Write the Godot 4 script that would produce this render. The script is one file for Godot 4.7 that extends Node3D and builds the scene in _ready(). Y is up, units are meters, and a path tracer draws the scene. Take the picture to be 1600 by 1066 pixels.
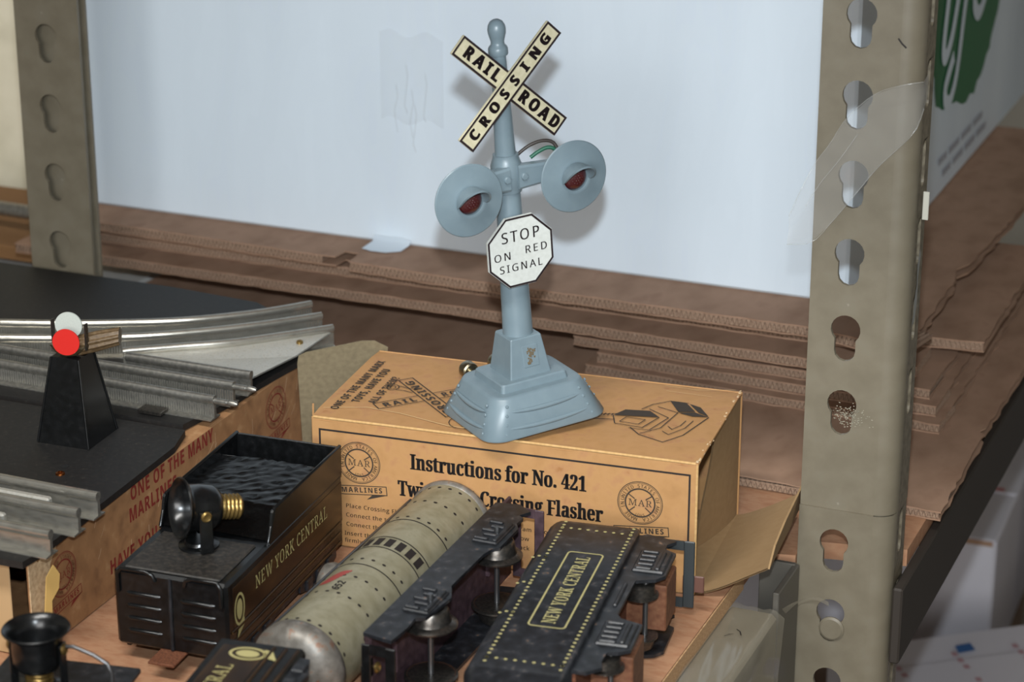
extends Node3D

# ---------------------------------------------------------------- mesh builder
class B:
	var st := SurfaceTool.new()
	var x := Transform3D()
	var g := 0
	func _init(scale := 1.0):
		st.begin(Mesh.PRIMITIVE_TRIANGLES)
		st.set_smooth_group(-1)
		x = Transform3D(Basis().scaled(Vector3.ONE * scale), Vector3.ZERO)
	func flat():
		st.set_smooth_group(-1)
	func smooth():
		g += 1
		st.set_smooth_group(g)
	# counter-clockwise seen from outside
	func tri(a: Vector3, b: Vector3, c: Vector3):
		st.add_vertex(x * a)
		st.add_vertex(x * c)
		st.add_vertex(x * b)
	func quad(a: Vector3, b: Vector3, c: Vector3, d: Vector3):
		tri(a, b, c)
		tri(a, c, d)
	# convex face turned away from a centre
	func face(p: Array, o: Vector3):
		var n: Vector3 = (p[1] - p[0]).cross(p[2] - p[0])
		var m := Vector3.ZERO
		for q in p:
			m += q
		m /= p.size()
		var r := p
		if n.dot(m - o) < 0:
			r = p.duplicate()
			r.reverse()
		for i in range(1, r.size() - 1):
			tri(r[0], r[i], r[i + 1])
	# box with chamfered edges
	func box(c: Vector3, s: Vector3, bev := 0.0, t := Transform3D()):
		flat()
		var h := s / 2.0
		var e := minf(bev, minf(h.x, minf(h.y, h.z)) * 0.95)
		var pt := func(sx, sy, sz, ax):
			var v := Vector3(sx * h.x, sy * h.y, sz * h.z)
			if e > 0:
				if ax != 0: v.x -= sx * e
				if ax != 1: v.y -= sy * e
				if ax != 2: v.z -= sz * e
			return t * (c + v)
		var o := t * c
		for sg in [-1, 1]:
			face([pt.call(sg, -1, -1, 0), pt.call(sg, 1, -1, 0), pt.call(sg, 1, 1, 0), pt.call(sg, -1, 1, 0)], o)
			face([pt.call(-1, sg, -1, 1), pt.call(1, sg, -1, 1), pt.call(1, sg, 1, 1), pt.call(-1, sg, 1, 1)], o)
			face([pt.call(-1, -1, sg, 2), pt.call(1, -1, sg, 2), pt.call(1, 1, sg, 2), pt.call(-1, 1, sg, 2)], o)
		if e <= 0:
			return
		for a in [-1, 1]:
			for b in [-1, 1]:
				face([pt.call(a, b, -1, 0), pt.call(a, b, 1, 0), pt.call(a, b, 1, 1), pt.call(a, b, -1, 1)], o)
				face([pt.call(a, -1, b, 0), pt.call(a, 1, b, 0), pt.call(a, 1, b, 2), pt.call(a, -1, b, 2)], o)
				face([pt.call(-1, a, b, 1), pt.call(1, a, b, 1), pt.call(1, a, b, 2), pt.call(-1, a, b, 2)], o)
				for d in [-1, 1]:
					face([pt.call(a, b, d, 0), pt.call(a, b, d, 1), pt.call(a, b, d, 2)], o)
	# extruded outline in the local xy plane from z0 to z1
	func prism(poly, z0: float, z1: float, t := Transform3D(), round_sides := false):
		var p := PackedVector2Array(poly)
		var area := 0.0
		for i in p.size():
			var q := p[(i + 1) % p.size()]
			area += p[i].x * q.y - q.x * p[i].y
		if area < 0:
			p.reverse()
		var idx := Geometry2D.triangulate_polygon(p)
		flat()
		for i in range(0, idx.size(), 3):
			var a := p[idx[i]]
			var b := p[idx[i + 1]]
			var c := p[idx[i + 2]]
			if (b - a).cross(c - a) < 0:
				var k := b
				b = c
				c = k
			tri(t * Vector3(a.x, a.y, z1), t * Vector3(b.x, b.y, z1), t * Vector3(c.x, c.y, z1))
			tri(t * Vector3(a.x, a.y, z0), t * Vector3(c.x, c.y, z0), t * Vector3(b.x, b.y, z0))
		if round_sides:
			smooth()
		for i in p.size():
			var a := p[i]
			var b := p[(i + 1) % p.size()]
			quad(t * Vector3(a.x, a.y, z0), t * Vector3(b.x, b.y, z0), t * Vector3(b.x, b.y, z1), t * Vector3(a.x, a.y, z1))
	# profile of (radius, height) turned about local y
	func lathe(prof: Array, n := 32, t := Transform3D(), sharp := 30.0):
		smooth()
		for i in range(prof.size() - 1):
			var p: Vector2 = prof[i]
			var q: Vector2 = prof[i + 1]
			if i > 0:
				var d0: Vector2 = p - prof[i - 1]
				if absf(rad_to_deg(d0.angle_to(q - p))) > sharp:
					smooth()
			for k in n:
				var a0 := TAU * k / n
				var a1 := TAU * (k + 1) / n
				var c0 := Vector3(cos(a0), 0, -sin(a0))
				var c1 := Vector3(cos(a1), 0, -sin(a1))
				var u := Vector3(0, p.y, 0)
				var v := Vector3(0, q.y, 0)
				if p.x > 1e-9:
					tri(t * (c0 * p.x + u), t * (c1 * p.x + u), t * (c1 * q.x + v))
				if q.x > 1e-9:
					tri(t * (c0 * p.x + u), t * (c1 * q.x + v), t * (c0 * q.x + v))
		flat()
	func tube(pts: Array, r, n := 10, caps := true):
		var rings := []
		var d: Vector3 = (pts[1] - pts[0]).normalized()
		var u := d.cross(Vector3.UP if absf(d.y) < 0.9 else Vector3.RIGHT).normalized()
		for i in pts.size():
			var t: Vector3
			if i == 0: t = pts[1] - pts[0]
			elif i == pts.size() - 1: t = pts[i] - pts[i - 1]
			else: t = (pts[i + 1] - pts[i]).normalized() + (pts[i] - pts[i - 1]).normalized()
			t = t.normalized()
			u = (u - t * u.dot(t)).normalized()
			var w := t.cross(u)
			var rr: float = r[i] if r is Array else r
			var ring := []
			for k in n:
				var a := TAU * k / n
				ring.append(pts[i] + (u * cos(a) + w * sin(a)) * rr)
			rings.append(ring)
		loft(rings, true, caps, true)
	# rings of equal count, each closed
	func loft(rings: Array, closed := true, caps := true, round_it := true):
		if round_it: smooth()
		else: flat()
		var n: int = rings[0].size()
		for i in range(rings.size() - 1):
			for k in (n if closed else n - 1):
				var j := (k + 1) % n
				quad(rings[i][k], rings[i][j], rings[i + 1][j], rings[i + 1][k])
		flat()
		if caps:
			var a: Array = rings[0]
			var b: Array = rings[-1]
			for k in range(1, n - 1):
				tri(a[0], a[k + 1], a[k])
				tri(b[0], b[k], b[k + 1])
	# flat ribbon along a 2D line, in the local xy plane
	func stroke(pts: Array, w: float, t := Transform3D(), closed := false):
		flat()
		var n := pts.size()
		var l := []
		var r := []
		for i in n:
			var a: Vector2 = pts[(i - 1 + n) % n] if (closed or i > 0) else pts[i]
			var c: Vector2 = pts[(i + 1) % n] if (closed or i < n - 1) else pts[i]
			var p: Vector2 = pts[i]
			var d0: Vector2 = (p - a).normalized()
			var d1: Vector2 = (c - p).normalized()
			if d0 == Vector2.ZERO: d0 = d1
			if d1 == Vector2.ZERO: d1 = d0
			var nn := (d0.orthogonal() + d1.orthogonal())
			nn = nn.normalized() / maxf(0.5, nn.normalized().dot(d0.orthogonal()))
			l.append(p - nn * w / 2)
			r.append(p + nn * w / 2)
		for i in (n if closed else n - 1):
			var j := (i + 1) % n
			quad(t * v3(r[i]), t * v3(r[j]), t * v3(l[j]), t * v3(l[i]))
	func v3(p: Vector2) -> Vector3:
		return Vector3(p.x, p.y, 0)
	func fill(poly, t := Transform3D()):
		flat()
		var p := PackedVector2Array(poly)
		var idx := Geometry2D.triangulate_polygon(p)
		for i in range(0, idx.size(), 3):
			var a := p[idx[i]]
			var b := p[idx[i + 1]]
			var c := p[idx[i + 2]]
			if (b - a).cross(c - a) < 0:
				var k := b
				b = c
				c = k
			tri(t * v3(a), t * v3(b), t * v3(c))
	func mesh() -> ArrayMesh:
		st.generate_normals()
		return st.commit()

# ---------------------------------------------------------------- lettering
var fonts := {}
var glyphs := {}
func font(key: String) -> Font:
	if not fonts.has(key):
		var f := SystemFont.new()
		f.font_names = PackedStringArray([{"sans": "Droid Sans", "bold": "Droid Sans", "heavy": "Droid Sans", "serif": "Droid Serif", "slab": "Droid Serif", "medium": "Droid Serif"}[key]])
		f.font_weight = 700 if key in ["bold", "slab", "heavy", "medium"] else 400
		var v := FontVariation.new()
		v.base_font = f
		v.variation_embolden = {"sans": 0.0, "bold": 0.35, "heavy": 0.8, "serif": 0.0, "slab": 0.0, "medium": 0.0}[key]
		fonts[key] = v
	return fonts[key]
func glyph(ch: String, key: String):
	var id := key + ch
	if not glyphs.has(id):
		var m := TextMesh.new()
		m.font = font(key)
		m.font_size = 64
		m.pixel_size = 1.0 / 64.0
		m.depth = 0.0
		m.curve_step = 2.0
		m.horizontal_alignment = HORIZONTAL_ALIGNMENT_LEFT
		m.vertical_alignment = VERTICAL_ALIGNMENT_CENTER
		m.text = ch
		var arr := m.get_mesh_arrays()
		var v: PackedVector3Array = arr[Mesh.ARRAY_VERTEX]
		var ix = arr[Mesh.ARRAY_INDEX]
		var out := PackedVector3Array()
		if ix != null and ix.size() > 0:
			for i in ix:
				out.append(v[i])
		else:
			out = v
		var f := font(key)
		var shift := (f.get_ascent(64) - f.get_descent(64)) / 128.0
		for i in out.size():
			out[i].y += shift
		glyphs[id] = [out, f.get_char_size(ch.unicode_at(0), 64).x / 64.0]
	return glyphs[id]
func text_width(s: String, key: String, cap: float, sx := 1.0, sp := 0.0) -> float:
	var w := 0.0
	for c in s:
		w += glyph(c, key)[1] + sp
	return (w - sp) * cap / 0.714 * sx
# writes s from the origin along +x in the local xy plane; cap = height of capitals
func text(b: B, s: String, key: String, cap: float, t := Transform3D(), sx := 1.0, sp := 0.0, align := 0.0, slant := 0.0):
	b.flat()
	var k := cap / 0.714
	var at := -text_width(s, key, cap, sx, sp) * align
	for c in s:
		var gl = glyph(c, key)
		if c != " ":
			for dx in {"slab": [-0.035, 0.0, 0.035], "heavy": [-0.03, 0.0, 0.03], "sans": [-0.008, 0.008]}.get(key, [0.0]):
				for v in gl[0]:
					b.st.add_vertex(b.x * (t * Vector3(at + (v.x + dx + v.y * slant) * k * sx, v.y * k * (1.04 if key == "slab" else 1.0), 0)))
		at += (gl[1] + sp) * k * sx
func text_fit(b: B, s: String, key: String, cap: float, t: Transform3D, width: float, sp := 0.0):
	text(b, s, key, cap, t, width / text_width(s, key, cap, 1.0, sp), sp)
func arc_text(b: B, s: String, key: String, cap: float, r: float, mid: float, step: float, t := Transform3D()):
	for i in s.length():
		var a := mid - (i - (s.length() - 1) / 2.0) * step
		var q := Transform3D(Basis(Vector3.BACK, a - PI / 2), Vector3(cos(a) * r, sin(a) * r, 0))
		text(b, s[i], key, cap, t * q, 1.0, 0.0, 0.5)
func circle(r: float, n := 40, c := Vector2.ZERO) -> Array:
	var o := []
	for i in n:
		o.append(c + Vector2(cos(TAU * i / n), sin(TAU * i / n)) * r)
	return o
func ellipse(rx: float, ry: float, n := 40, c := Vector2.ZERO) -> Array:
	var o := []
	for i in n:
		o.append(c + Vector2(cos(TAU * i / n) * rx, sin(TAU * i / n) * ry))
	return o
# the round emblem with its ring of words and the slanted banner under it
func emblem(b: B, r: float, t: Transform3D, banner := true):
	b.stroke(circle(r, 56), r * 0.035, t, true)
	b.stroke(circle(r * 0.94, 56), r * 0.02, t, true)
	b.stroke(circle(r * 0.66, 48), r * 0.07, t, true)
	for a in [0.62, PI - 0.62, PI + 0.72, -0.72]:
		var d := Vector2(cos(a), sin(a))
		b.stroke([d * r * 0.3, d * r * 0.64], r * 0.05, t)
	text(b, "MAR", "serif", r * 0.3, t * T(Vector3(0, -r * 0.15, 0)), 1.05, 0.06, 0.5)
	arc_text(b, "UNITED STATES OF", "sans", r * 0.16, r * 0.72, PI / 2, 0.19, t)
	arc_text(b, "AMERICA", "sans", r * 0.16, r * 0.72, -0.72, 0.2, t)
	arc_text(b, "MADE IN", "sans", r * 0.16, r * 0.72, PI + 0.72, 0.2, t)
	arc_text(b, "TOYS", "sans", r * 0.12, r * 0.52, -PI / 2, -0.2, t)
	if banner:
		var q := t * Transform3D(Basis(Vector3.BACK, 0.09), Vector3(0.1 * r, -1.32 * r, 0))
		b.stroke([Vector2(-1.25, -0.22) * r, Vector2(1.2, -0.22) * r, Vector2(1.2, 0.2) * r, Vector2(-1.25, 0.2) * r], r * 0.04, q, true)
		text(b, "MARLINES", "bold", r * 0.24, q * T(Vector3(0, -0.12 * r, 0)), 1.0, 0.13, 0.5)
		b.fill([Vector2(0.2, -0.46) * r, Vector2(1.2, -0.22) * r, Vector2(0.5, -0.22) * r], q)

# ---------------------------------------------------------------- materials
var mats := {}
func noise(freq: float, seed_: int, oct := 4, cell := false) -> FastNoiseLite:
	var n := FastNoiseLite.new()
	n.seed = seed_
	n.frequency = freq
	n.noise_type = FastNoiseLite.TYPE_CELLULAR if cell else FastNoiseLite.TYPE_SIMPLEX_SMOOTH
	n.fractal_octaves = oct
	return n
func ramp(stops: Array) -> Gradient:
	var gr := Gradient.new()
	var o := PackedFloat32Array()
	var c := PackedColorArray()
	for s in stops:
		o.append(s[0])
		c.append(Color(s[1]))
	gr.offsets = o
	gr.colors = c
	return gr
func tex(freq: float, seed_: int, stops: Array, oct := 4, size := 512) -> NoiseTexture2D:
	var t := NoiseTexture2D.new()
	t.width = size
	t.height = size
	t.seamless = true
	t.noise = noise(freq, seed_, oct)
	t.color_ramp = ramp(stops)
	return t
func solid(key: String, c, rough := 0.6, metal := 0.0) -> StandardMaterial3D:
	if not mats.has(key):
		var m := StandardMaterial3D.new()
		m.resource_name = key
		m.albedo_color = Color(c)
		m.roughness = rough
		m.metallic = metal
		mats[key] = m
	return mats[key]
# stops: colour patches of the material itself; patch = size in metres of one texture tile
func mottled(key: String, stops: Array, rough: float, metal := 0.0, patch := 0.1, freq := 0.01, relief := 0.0, stretch := Vector3.ONE, oct := 4) -> StandardMaterial3D:
	if mats.has(key):
		return mats[key]
	var m := solid(key, Color.WHITE, rough, metal)
	var sd := key.hash() % 1000
	m.albedo_texture = tex(freq, sd, stops, oct)
	m.uv1_triplanar = true
	m.uv1_scale = stretch / patch
	if relief > 0:
		m.heightmap_enabled = true
		m.heightmap_scale = relief
		m.heightmap_texture = tex(freq * 2.0, sd + 7, [[0.0, "#000000"], [1.0, "#ffffff"]], 4)
	return m

# ---------------------------------------------------------------- objects
func T(p := Vector3.ZERO, deg := Vector3.ZERO) -> Transform3D:
	return Transform3D(Basis.from_euler(deg * PI / 180.0), p)
var used := {}
func numbered(s: String) -> String:
	used[s] = used.get(s, -1) + 1
	return s if used[s] == 0 else "%s_%03d" % [s, used[s]]
func thing(called: String, label: String, category: String, t := Transform3D(), group := "") -> Node3D:
	var o := Node3D.new()
	o.name = numbered(called)
	add_child(o)
	o.transform = t
	tag(o, label, category, group)
	return o
func tag(o: Node, label: String, category: String, group := ""):
	o.set_meta("label", label)
	o.set_meta("category", category)
	if group:
		o.set_meta("group", group)
func part(called: String, b: B, m: Material, parent: Node, label := "") -> MeshInstance3D:
	var o := MeshInstance3D.new()
	o.name = called
	o.mesh = b.mesh()
	o.material_override = m
	parent.add_child(o, true)
	if label:
		o.set_meta("label", label)
	return o
func share(called: String, mesh: Mesh, m: Material, parent: Node, t: Transform3D) -> MeshInstance3D:
	var o := MeshInstance3D.new()
	o.name = called
	o.mesh = mesh
	o.material_override = m
	o.transform = t
	parent.add_child(o, true)
	return o
func struct(called: String, b: B, m: Material, label: String, category: String) -> MeshInstance3D:
	var o := part(called, b, m, self)
	o.set_meta("kind", "structure")
	o.set_meta("label", label)
	o.set_meta("category", category)
	return o
func mm() -> B:
	return B.new(0.001)

func _ready():
	setup_view()
	make_materials()
	make_room()
	make_rack()
	make_cardboard()
	make_white_carton()
	make_flasher_box()
	make_flasher()
	make_track_box()
	make_switches()
	make_coal_tenders()
	make_floodlights()
	make_tank_car()
	make_riveted_tender()
	make_background()

const PITCH := -20.6617
const YAW := 22.6
const EYE := Vector3(0.2816, 0.4601, 0.8756)
func setup_view():
	var cam := Camera3D.new()
	cam.name = "camera"
	add_child(cam)
	cam.position = EYE
	cam.rotation_degrees = Vector3(PITCH, YAW, 0)
	var at := CameraAttributesPhysical.new()
	at.frustum_focal_length = 12.0 / (533.0 / 3800.0)
	at.frustum_focus_distance = 1.04
	at.frustum_near = 0.02
	at.frustum_far = 30.0
	at.exposure_aperture = 14.0
	cam.attributes = at
	cam.fov = rad_to_deg(2.0 * atan(533.0 / 3800.0))
	cam.near = 0.02
	cam.far = 30.0
	cam.current = true
	var we := WorldEnvironment.new()
	we.name = "environment"
	var e := Environment.new()
	e.background_mode = Environment.BG_COLOR
	e.background_color = Color(0.05, 0.05, 0.055)
	e.tonemap_mode = Environment.TONE_MAPPER_LINEAR
	e.tonemap_exposure = 1.0
	e.sdfgi_enabled = true
	e.ssao_enabled = true
	e.ssil_enabled = true
	we.environment = e
	add_child(we)
	# the flash on the camera, straight above the lens
	var fl := SpotLight3D.new()
	fl.name = "camera_flash"
	add_child(fl)
	fl.transform = Transform3D(cam.basis, EYE + cam.basis.y * 0.064)
	fl.light_color = Color(0.93, 0.97, 1.0)
	fl.light_energy = 0.9
	fl.light_size = 0.01
	fl.spot_angle = 20.0
	fl.spot_angle_attenuation = 1.0
	fl.spot_range = 12.0
	fl.spot_attenuation = 2.0
	fl.shadow_enabled = true

# ---------------------------------------------------------------- the materials of the place
func make_materials():
	mottled("plywood", [[0.0, "#9b6c4d"], [0.35, "#a67859"], [0.65, "#ad8262"], [0.9, "#a27354"], [1.0, "#6f472e"]], 0.78, 0.0, 0.09, 0.022, 0.006, Vector3(0.7, 1, 1.5))
	mottled("ply_edge", [[0.0, "#9a7450"], [0.5, "#b28c64"], [1.0, "#c7a47c"]], 0.8, 0.0, 0.03, 0.02, 0.0, Vector3(1, 6, 1))
	mottled("kraft", [[0.0, "#a07649"], [0.3, "#a87d4e"], [0.6, "#ac8152"], [0.85, "#a67950"], [1.0, "#98683c"]], 0.72, 0.0, 0.09, 0.014, 0.004)
	mottled("kraft_inside", [[0.0, "#8f724d"], [0.5, "#947752"], [1.0, "#997c57"]], 0.85, 0.0, 0.06, 0.02)
	mottled("brown_card", [[0.0, "#7f5a3b"], [0.4, "#966d48"], [0.7, "#9e744d"], [1.0, "#b08a62"]], 0.75, 0.0, 0.08, 0.012, 0.006)
	mottled("torn_card", [[0.0, "#b09270"], [0.5, "#c8ad88"], [1.0, "#d9c29b"]], 0.9, 0.0, 0.03, 0.02)
	mottled("grey_card", [[0.0, "#665b46"], [0.5, "#73674f"], [1.0, "#7e7259"]], 0.85, 0.0, 0.03, 0.02)
	mottled("sheet", [[0.0, "#8d6d57"], [0.4, "#9b7b64"], [0.7, "#a3826b"], [1.0, "#93725c"]], 0.85, 0.0, 0.15, 0.012, 0.0, Vector3(1, 1, 0.6))
	mottled("sheet_edge", [[0.0, "#755b49"], [0.5, "#927864"], [1.0, "#ab927c"]], 0.95, 0.0, 0.02, 0.03)
	mottled("white_card", [[0.0, "#cfdae4"], [0.5, "#d4dfe8"], [1.0, "#d8e3ec"]], 0.6, 0.0, 0.25, 0.006, 0.003, Vector3(1, 0.25, 1))
	mottled("tan_metal", [[0.0, "#686050"], [0.35, "#6c6454"], [0.65, "#706858"], [0.95, "#726b5c"], [1.0, "#878072"]], 0.5, 0.0, 0.09, 0.012)
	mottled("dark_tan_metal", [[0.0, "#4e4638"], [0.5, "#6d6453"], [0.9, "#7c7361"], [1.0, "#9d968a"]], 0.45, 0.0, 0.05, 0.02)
	mottled("grey_plastic", [[0.0, "#6a7a82"], [0.5, "#6e7e86"], [1.0, "#728289"]], 0.36, 0.0, 0.05, 0.012)
	mottled("cream_sign", [[0.0, "#b5ae90"], [0.5, "#beb79a"], [1.0, "#c6bfa4"]], 0.45, 0.0, 0.03, 0.02)
	mottled("white_sign", [[0.0, "#c0c3bd"], [0.5, "#c6c9c4"], [1.0, "#cccfca"]], 0.4, 0.0, 0.03, 0.02)
	solid("ink", "#1d1614", 0.7)
	solid("sign_ink", "#1e1216", 0.5)
	solid("faded_ink", "#33291f", 0.75)
	solid("red_ink", "#7d261d", 0.75)
	solid("gold_ink", "#a89f6c", 0.55)
	solid("red_lens", "#3f0308", 0.06)
	mats["red_lens"].clearcoat_enabled = true
	mats["red_lens"].clearcoat = 1.0
	mottled("tin_black", [[0.0, "#090a0a"], [0.5, "#0f1011"], [0.82, "#151617"], [0.93, "#201e1d"], [1.0, "#4a4038"]], 0.26, 0.0, 0.05, 0.02)
	mottled("tin_worn", [[0.0, "#17181a"], [0.55, "#24262a"], [0.75, "#2f3034"], [0.86, "#4c4a49"], [0.93, "#6b4c3a"], [1.0, "#8d8a86"]], 0.38, 0.2, 0.05, 0.014)
	mottled("tin_brown", [[0.0, "#1c120c"], [0.5, "#2a1c10"], [0.8, "#3c2915"], [1.0, "#5a4024"]], 0.3, 0.0, 0.06, 0.012, 0.0, Vector3(1, 1, 0.3))
	mottled("plate_black", [[0.0, "#111111"], [0.6, "#191817"], [0.86, "#211f1d"], [0.95, "#3a352f"], [1.0, "#6e6456"]], 0.6, 0.0, 0.05, 0.03, 0.0, Vector3.ONE, 5)
	mottled("rail_steel", [[0.0, "#8f8c84"], [0.35, "#a29f96"], [0.6, "#aeaba2"], [0.9, "#aaa498"], [1.0, "#8a7d68"]], 0.24, 0.75, 0.03, 0.02, 0.0, Vector3(0.4, 1, 1))
	mottled("dull_steel", [[0.0, "#75736d"], [0.5, "#8b8983"], [0.85, "#9c988f"], [1.0, "#7d7060"]], 0.36, 0.75, 0.03, 0.02)
	mottled("frog_steel", [[0.0, "#a3a199"], [0.5, "#bab8b0"], [0.8, "#b0aba0"], [1.0, "#857f6f"]], 0.42, 0.45, 0.025, 0.02)
	mottled("wheel_steel", [[0.0, "#4a4744"], [0.5, "#5f5c58"], [0.85, "#726b64"], [1.0, "#6d4d38"]], 0.3, 0.9, 0.02, 0.02)
	mottled("rusty", [[0.0, "#4a2b1c"], [0.5, "#6a3d26"], [1.0, "#84563a"]], 0.8, 0.1, 0.02, 0.03)
	mottled("cap_steel", [[0.0, "#5b564f"], [0.45, "#76716a"], [0.7, "#8a857d"], [0.85, "#8c5f45"], [1.0, "#93523a"]], 0.45, 0.4, 0.04, 0.014)
	mottled("tank_silver", [[0.0, "#767058"], [0.4, "#868069"], [0.7, "#908a74"], [0.9, "#7f7962"], [1.0, "#655c47"]], 0.4, 0.15, 0.05, 0.012)
	mottled("underframe", [[0.0, "#34262a"], [0.5, "#443339"], [0.85, "#4f3d42"], [1.0, "#6b4f44"]], 0.5, 0.1, 0.04, 0.014)
	mottled("brass", [[0.0, "#6f5a30"], [0.5, "#8d7444"], [1.0, "#a58c58"]], 0.32, 0.8, 0.01, 0.03)
	mottled("old_nickel", [[0.0, "#6f6753"], [0.5, "#9a917a"], [1.0, "#b8af98"]], 0.3, 1.0, 0.01, 0.03)
	mottled("coal", [[0.0, "#040404"], [0.6, "#090909"], [1.0, "#121213"]], 0.22, 0.0, 0.02, 0.03)
	mottled("lens_brown", [[0.0, "#3f2f1e"], [0.5, "#5d4a33"], [1.0, "#7b6a4f"]], 0.3, 0.0, 0.02, 0.02)
	mats["coal"].metallic_specular = 0.3
	solid("target_red", "#c41a10", 0.5)
	mottled("target_white", [[0.0, "#aab0a9"], [0.8, "#b4bab2"], [0.95, "#afb3ab"], [1.0, "#6f6f68"]], 0.5, 0.0, 0.012, 0.03)
	solid("chain_wire", "#77787a", 0.35, 0.9)
	var tape := solid("clear_tape", Color(0.95, 0.95, 0.94, 0.05), 0.1)
	tape.transparency = BaseMaterial3D.TRANSPARENCY_ALPHA
	tape.cull_mode = BaseMaterial3D.CULL_DISABLED
	var old_tape := solid("old_tape", Color(0.72, 0.69, 0.62, 0.16), 0.16)
	old_tape.transparency = BaseMaterial3D.TRANSPARENCY_ALPHA
	solid("bin_paint", "#4b3a32", 0.75)
	mottled("wall_paint", [[0.0, "#98948b"], [1.0, "#a5a198"]], 0.9, 0.0, 1.0, 0.01)
	mottled("concrete", [[0.0, "#5f5c57"], [0.5, "#6d6a65"], [1.0, "#7c7974"]], 0.9, 0.0, 0.8, 0.01)

# ---------------------------------------------------------------- the storeroom
func make_room():
	var x0 := -2.2
	var x1 := 2.0
	var z0 := -1.7
	var z1 := 2.6
	var y0 := -0.9
	var y1 := 1.9
	var b := B.new()
	b.box(Vector3((x0 + x1) / 2, y0 - 0.05, (z0 + z1) / 2), Vector3(x1 - x0 + 0.2, 0.1, z1 - z0 + 0.2))
	struct("floor", b, mats.concrete, "grey concrete storeroom floor under the rack", "floor")
	b = B.new()
	b.box(Vector3((x0 + x1) / 2, y1 + 0.05, (z0 + z1) / 2), Vector3(x1 - x0 + 0.2, 0.1, z1 - z0 + 0.2))
	struct("ceiling", b, mats.wall_paint, "pale storeroom ceiling above the rack", "ceiling")
	var walls := {"wall_back": [Vector3((x0 + x1) / 2, 0.5, z0 - 0.05), Vector3(x1 - x0, y1 - y0, 0.1)], "wall_front": [Vector3((x0 + x1) / 2, 0.5, z1 + 0.05), Vector3(x1 - x0, y1 - y0, 0.1)],
		"wall_left": [Vector3(x0 - 0.05, 0.5, (z0 + z1) / 2), Vector3(0.1, y1 - y0, z1 - z0)], "wall_right": [Vector3(x1 + 0.05, 0.5, (z0 + z1) / 2), Vector3(0.1, y1 - y0, z1 - z0)]}
	for k in walls:
		b = B.new()
		b.box(walls[k][0], walls[k][1])
		struct(k, b, mats.wall_paint, "pale painted storeroom %s wall" % k.substr(5), "wall")
	# unseen window added behind the camera to supply fill light from the front
	var win := Node3D.new()
	win.name = "window_1"
	add_child(win)
	win.position = Vector3(0.55, 0.75, z1)
	win.set_meta("kind", "structure")
	tag(win, "added frosted window giving fill light from behind the camera", "window")
	b = B.new()
	for q in [[Vector3(0, 0.47, 0), Vector3(1.3, 0.06, 0.05)], [Vector3(0, -0.47, 0), Vector3(1.3, 0.06, 0.05)], [Vector3(-0.62, 0, 0), Vector3(0.06, 0.9, 0.05)], [Vector3(0.62, 0, 0), Vector3(0.06, 0.9, 0.05)], [Vector3(0, 0, 0), Vector3(0.04, 0.9, 0.05)]]:
		b.box(q[0], q[1], 0.004)
	part("added_window_frame", b, solid("frame_paint", "#c9c6bf", 0.5), win)
	var glow := solid("added_window_glow", "#e8eef2", 0.5)
	glow.emission_enabled = true
	glow.emission = Color("#f3f7fb")
	glow.emission_energy_multiplier = 0.8
	for sx in [-1, 1]:
		b = B.new()
		b.box(Vector3(sx * 0.305, 0, -0.005), Vector3(0.57, 0.88, 0.008))
		part("pane", b, glow, win)
	var al := AreaLight3D.new()
	al.name = "added_window_light"  # fill light that goes with the added window
	add_child(al)
	al.transform = T(Vector3(0.55, 0.75, z1 - 0.04), Vector3(0, 0, 0))
	al.area_size = Vector2(1.2, 0.88)
	al.light_color = Color("#fdfcfa")
	al.light_energy = 3.1
	al.area_range = 12.0
	al.area_attenuation = 2.0
	al.shadow_enabled = true

	# ceiling lamp added out of view to fill the top faces with light
	var lamp := thing("added_ceiling_lamp", "added long ceiling lamp giving fill light in front of the rack", "lamp", T(Vector3(-0.1, 1.9, 1.15)))
	b = B.new()
	b.box(Vector3(0, -0.03, 0), Vector3(1.3, 0.06, 0.36), 0.01)
	part("housing", b, solid("added_lamp_housing", "#d8d8d4", 0.5), lamp)
	b = B.new()
	b.box(Vector3(0, -0.065, 0), Vector3(1.2, 0.01, 0.3), 0.002)
	var added_glow := solid("added_lamp_diffuser", "#f4f1e8", 0.6)
	added_glow.emission_enabled = true
	added_glow.emission = Color("#fbfaf6")
	added_glow.emission_energy_multiplier = 0.8
	part("diffuser", b, added_glow, lamp)
	var ll := AreaLight3D.new()
	ll.name = "added_lamp_light"  # fill light that goes with the added ceiling lamp
	add_child(ll)
	ll.transform = T(Vector3(-0.1, 1.82, 1.15), Vector3(-90, 0, 0))
	ll.area_size = Vector2(1.2, 0.3)
	ll.light_color = Color("#fbfaf6")
	ll.light_energy = 4.2
	ll.area_range = 12.0
	ll.area_attenuation = 2.0
	ll.shadow_enabled = true

# ---------------------------------------------------------------- the steel rack
func keyhole(c: Vector2, s := 1.0) -> Array:
	var o := []
	var r := 0.0063 * s
	var w := 0.0045 * s
	var a0 := asin(w / r)
	for i in 15:
		var a := -PI / 2 + a0 + (TAU - 2 * a0) * i / 14.0
		o.append(c + Vector2(cos(a), sin(a)) * r)
	for i in 7:
		var a := PI + PI * i / 6.0
		o.append(c + Vector2(cos(a) * w, -0.0095 * s + sin(a) * w))
	return o
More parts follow.
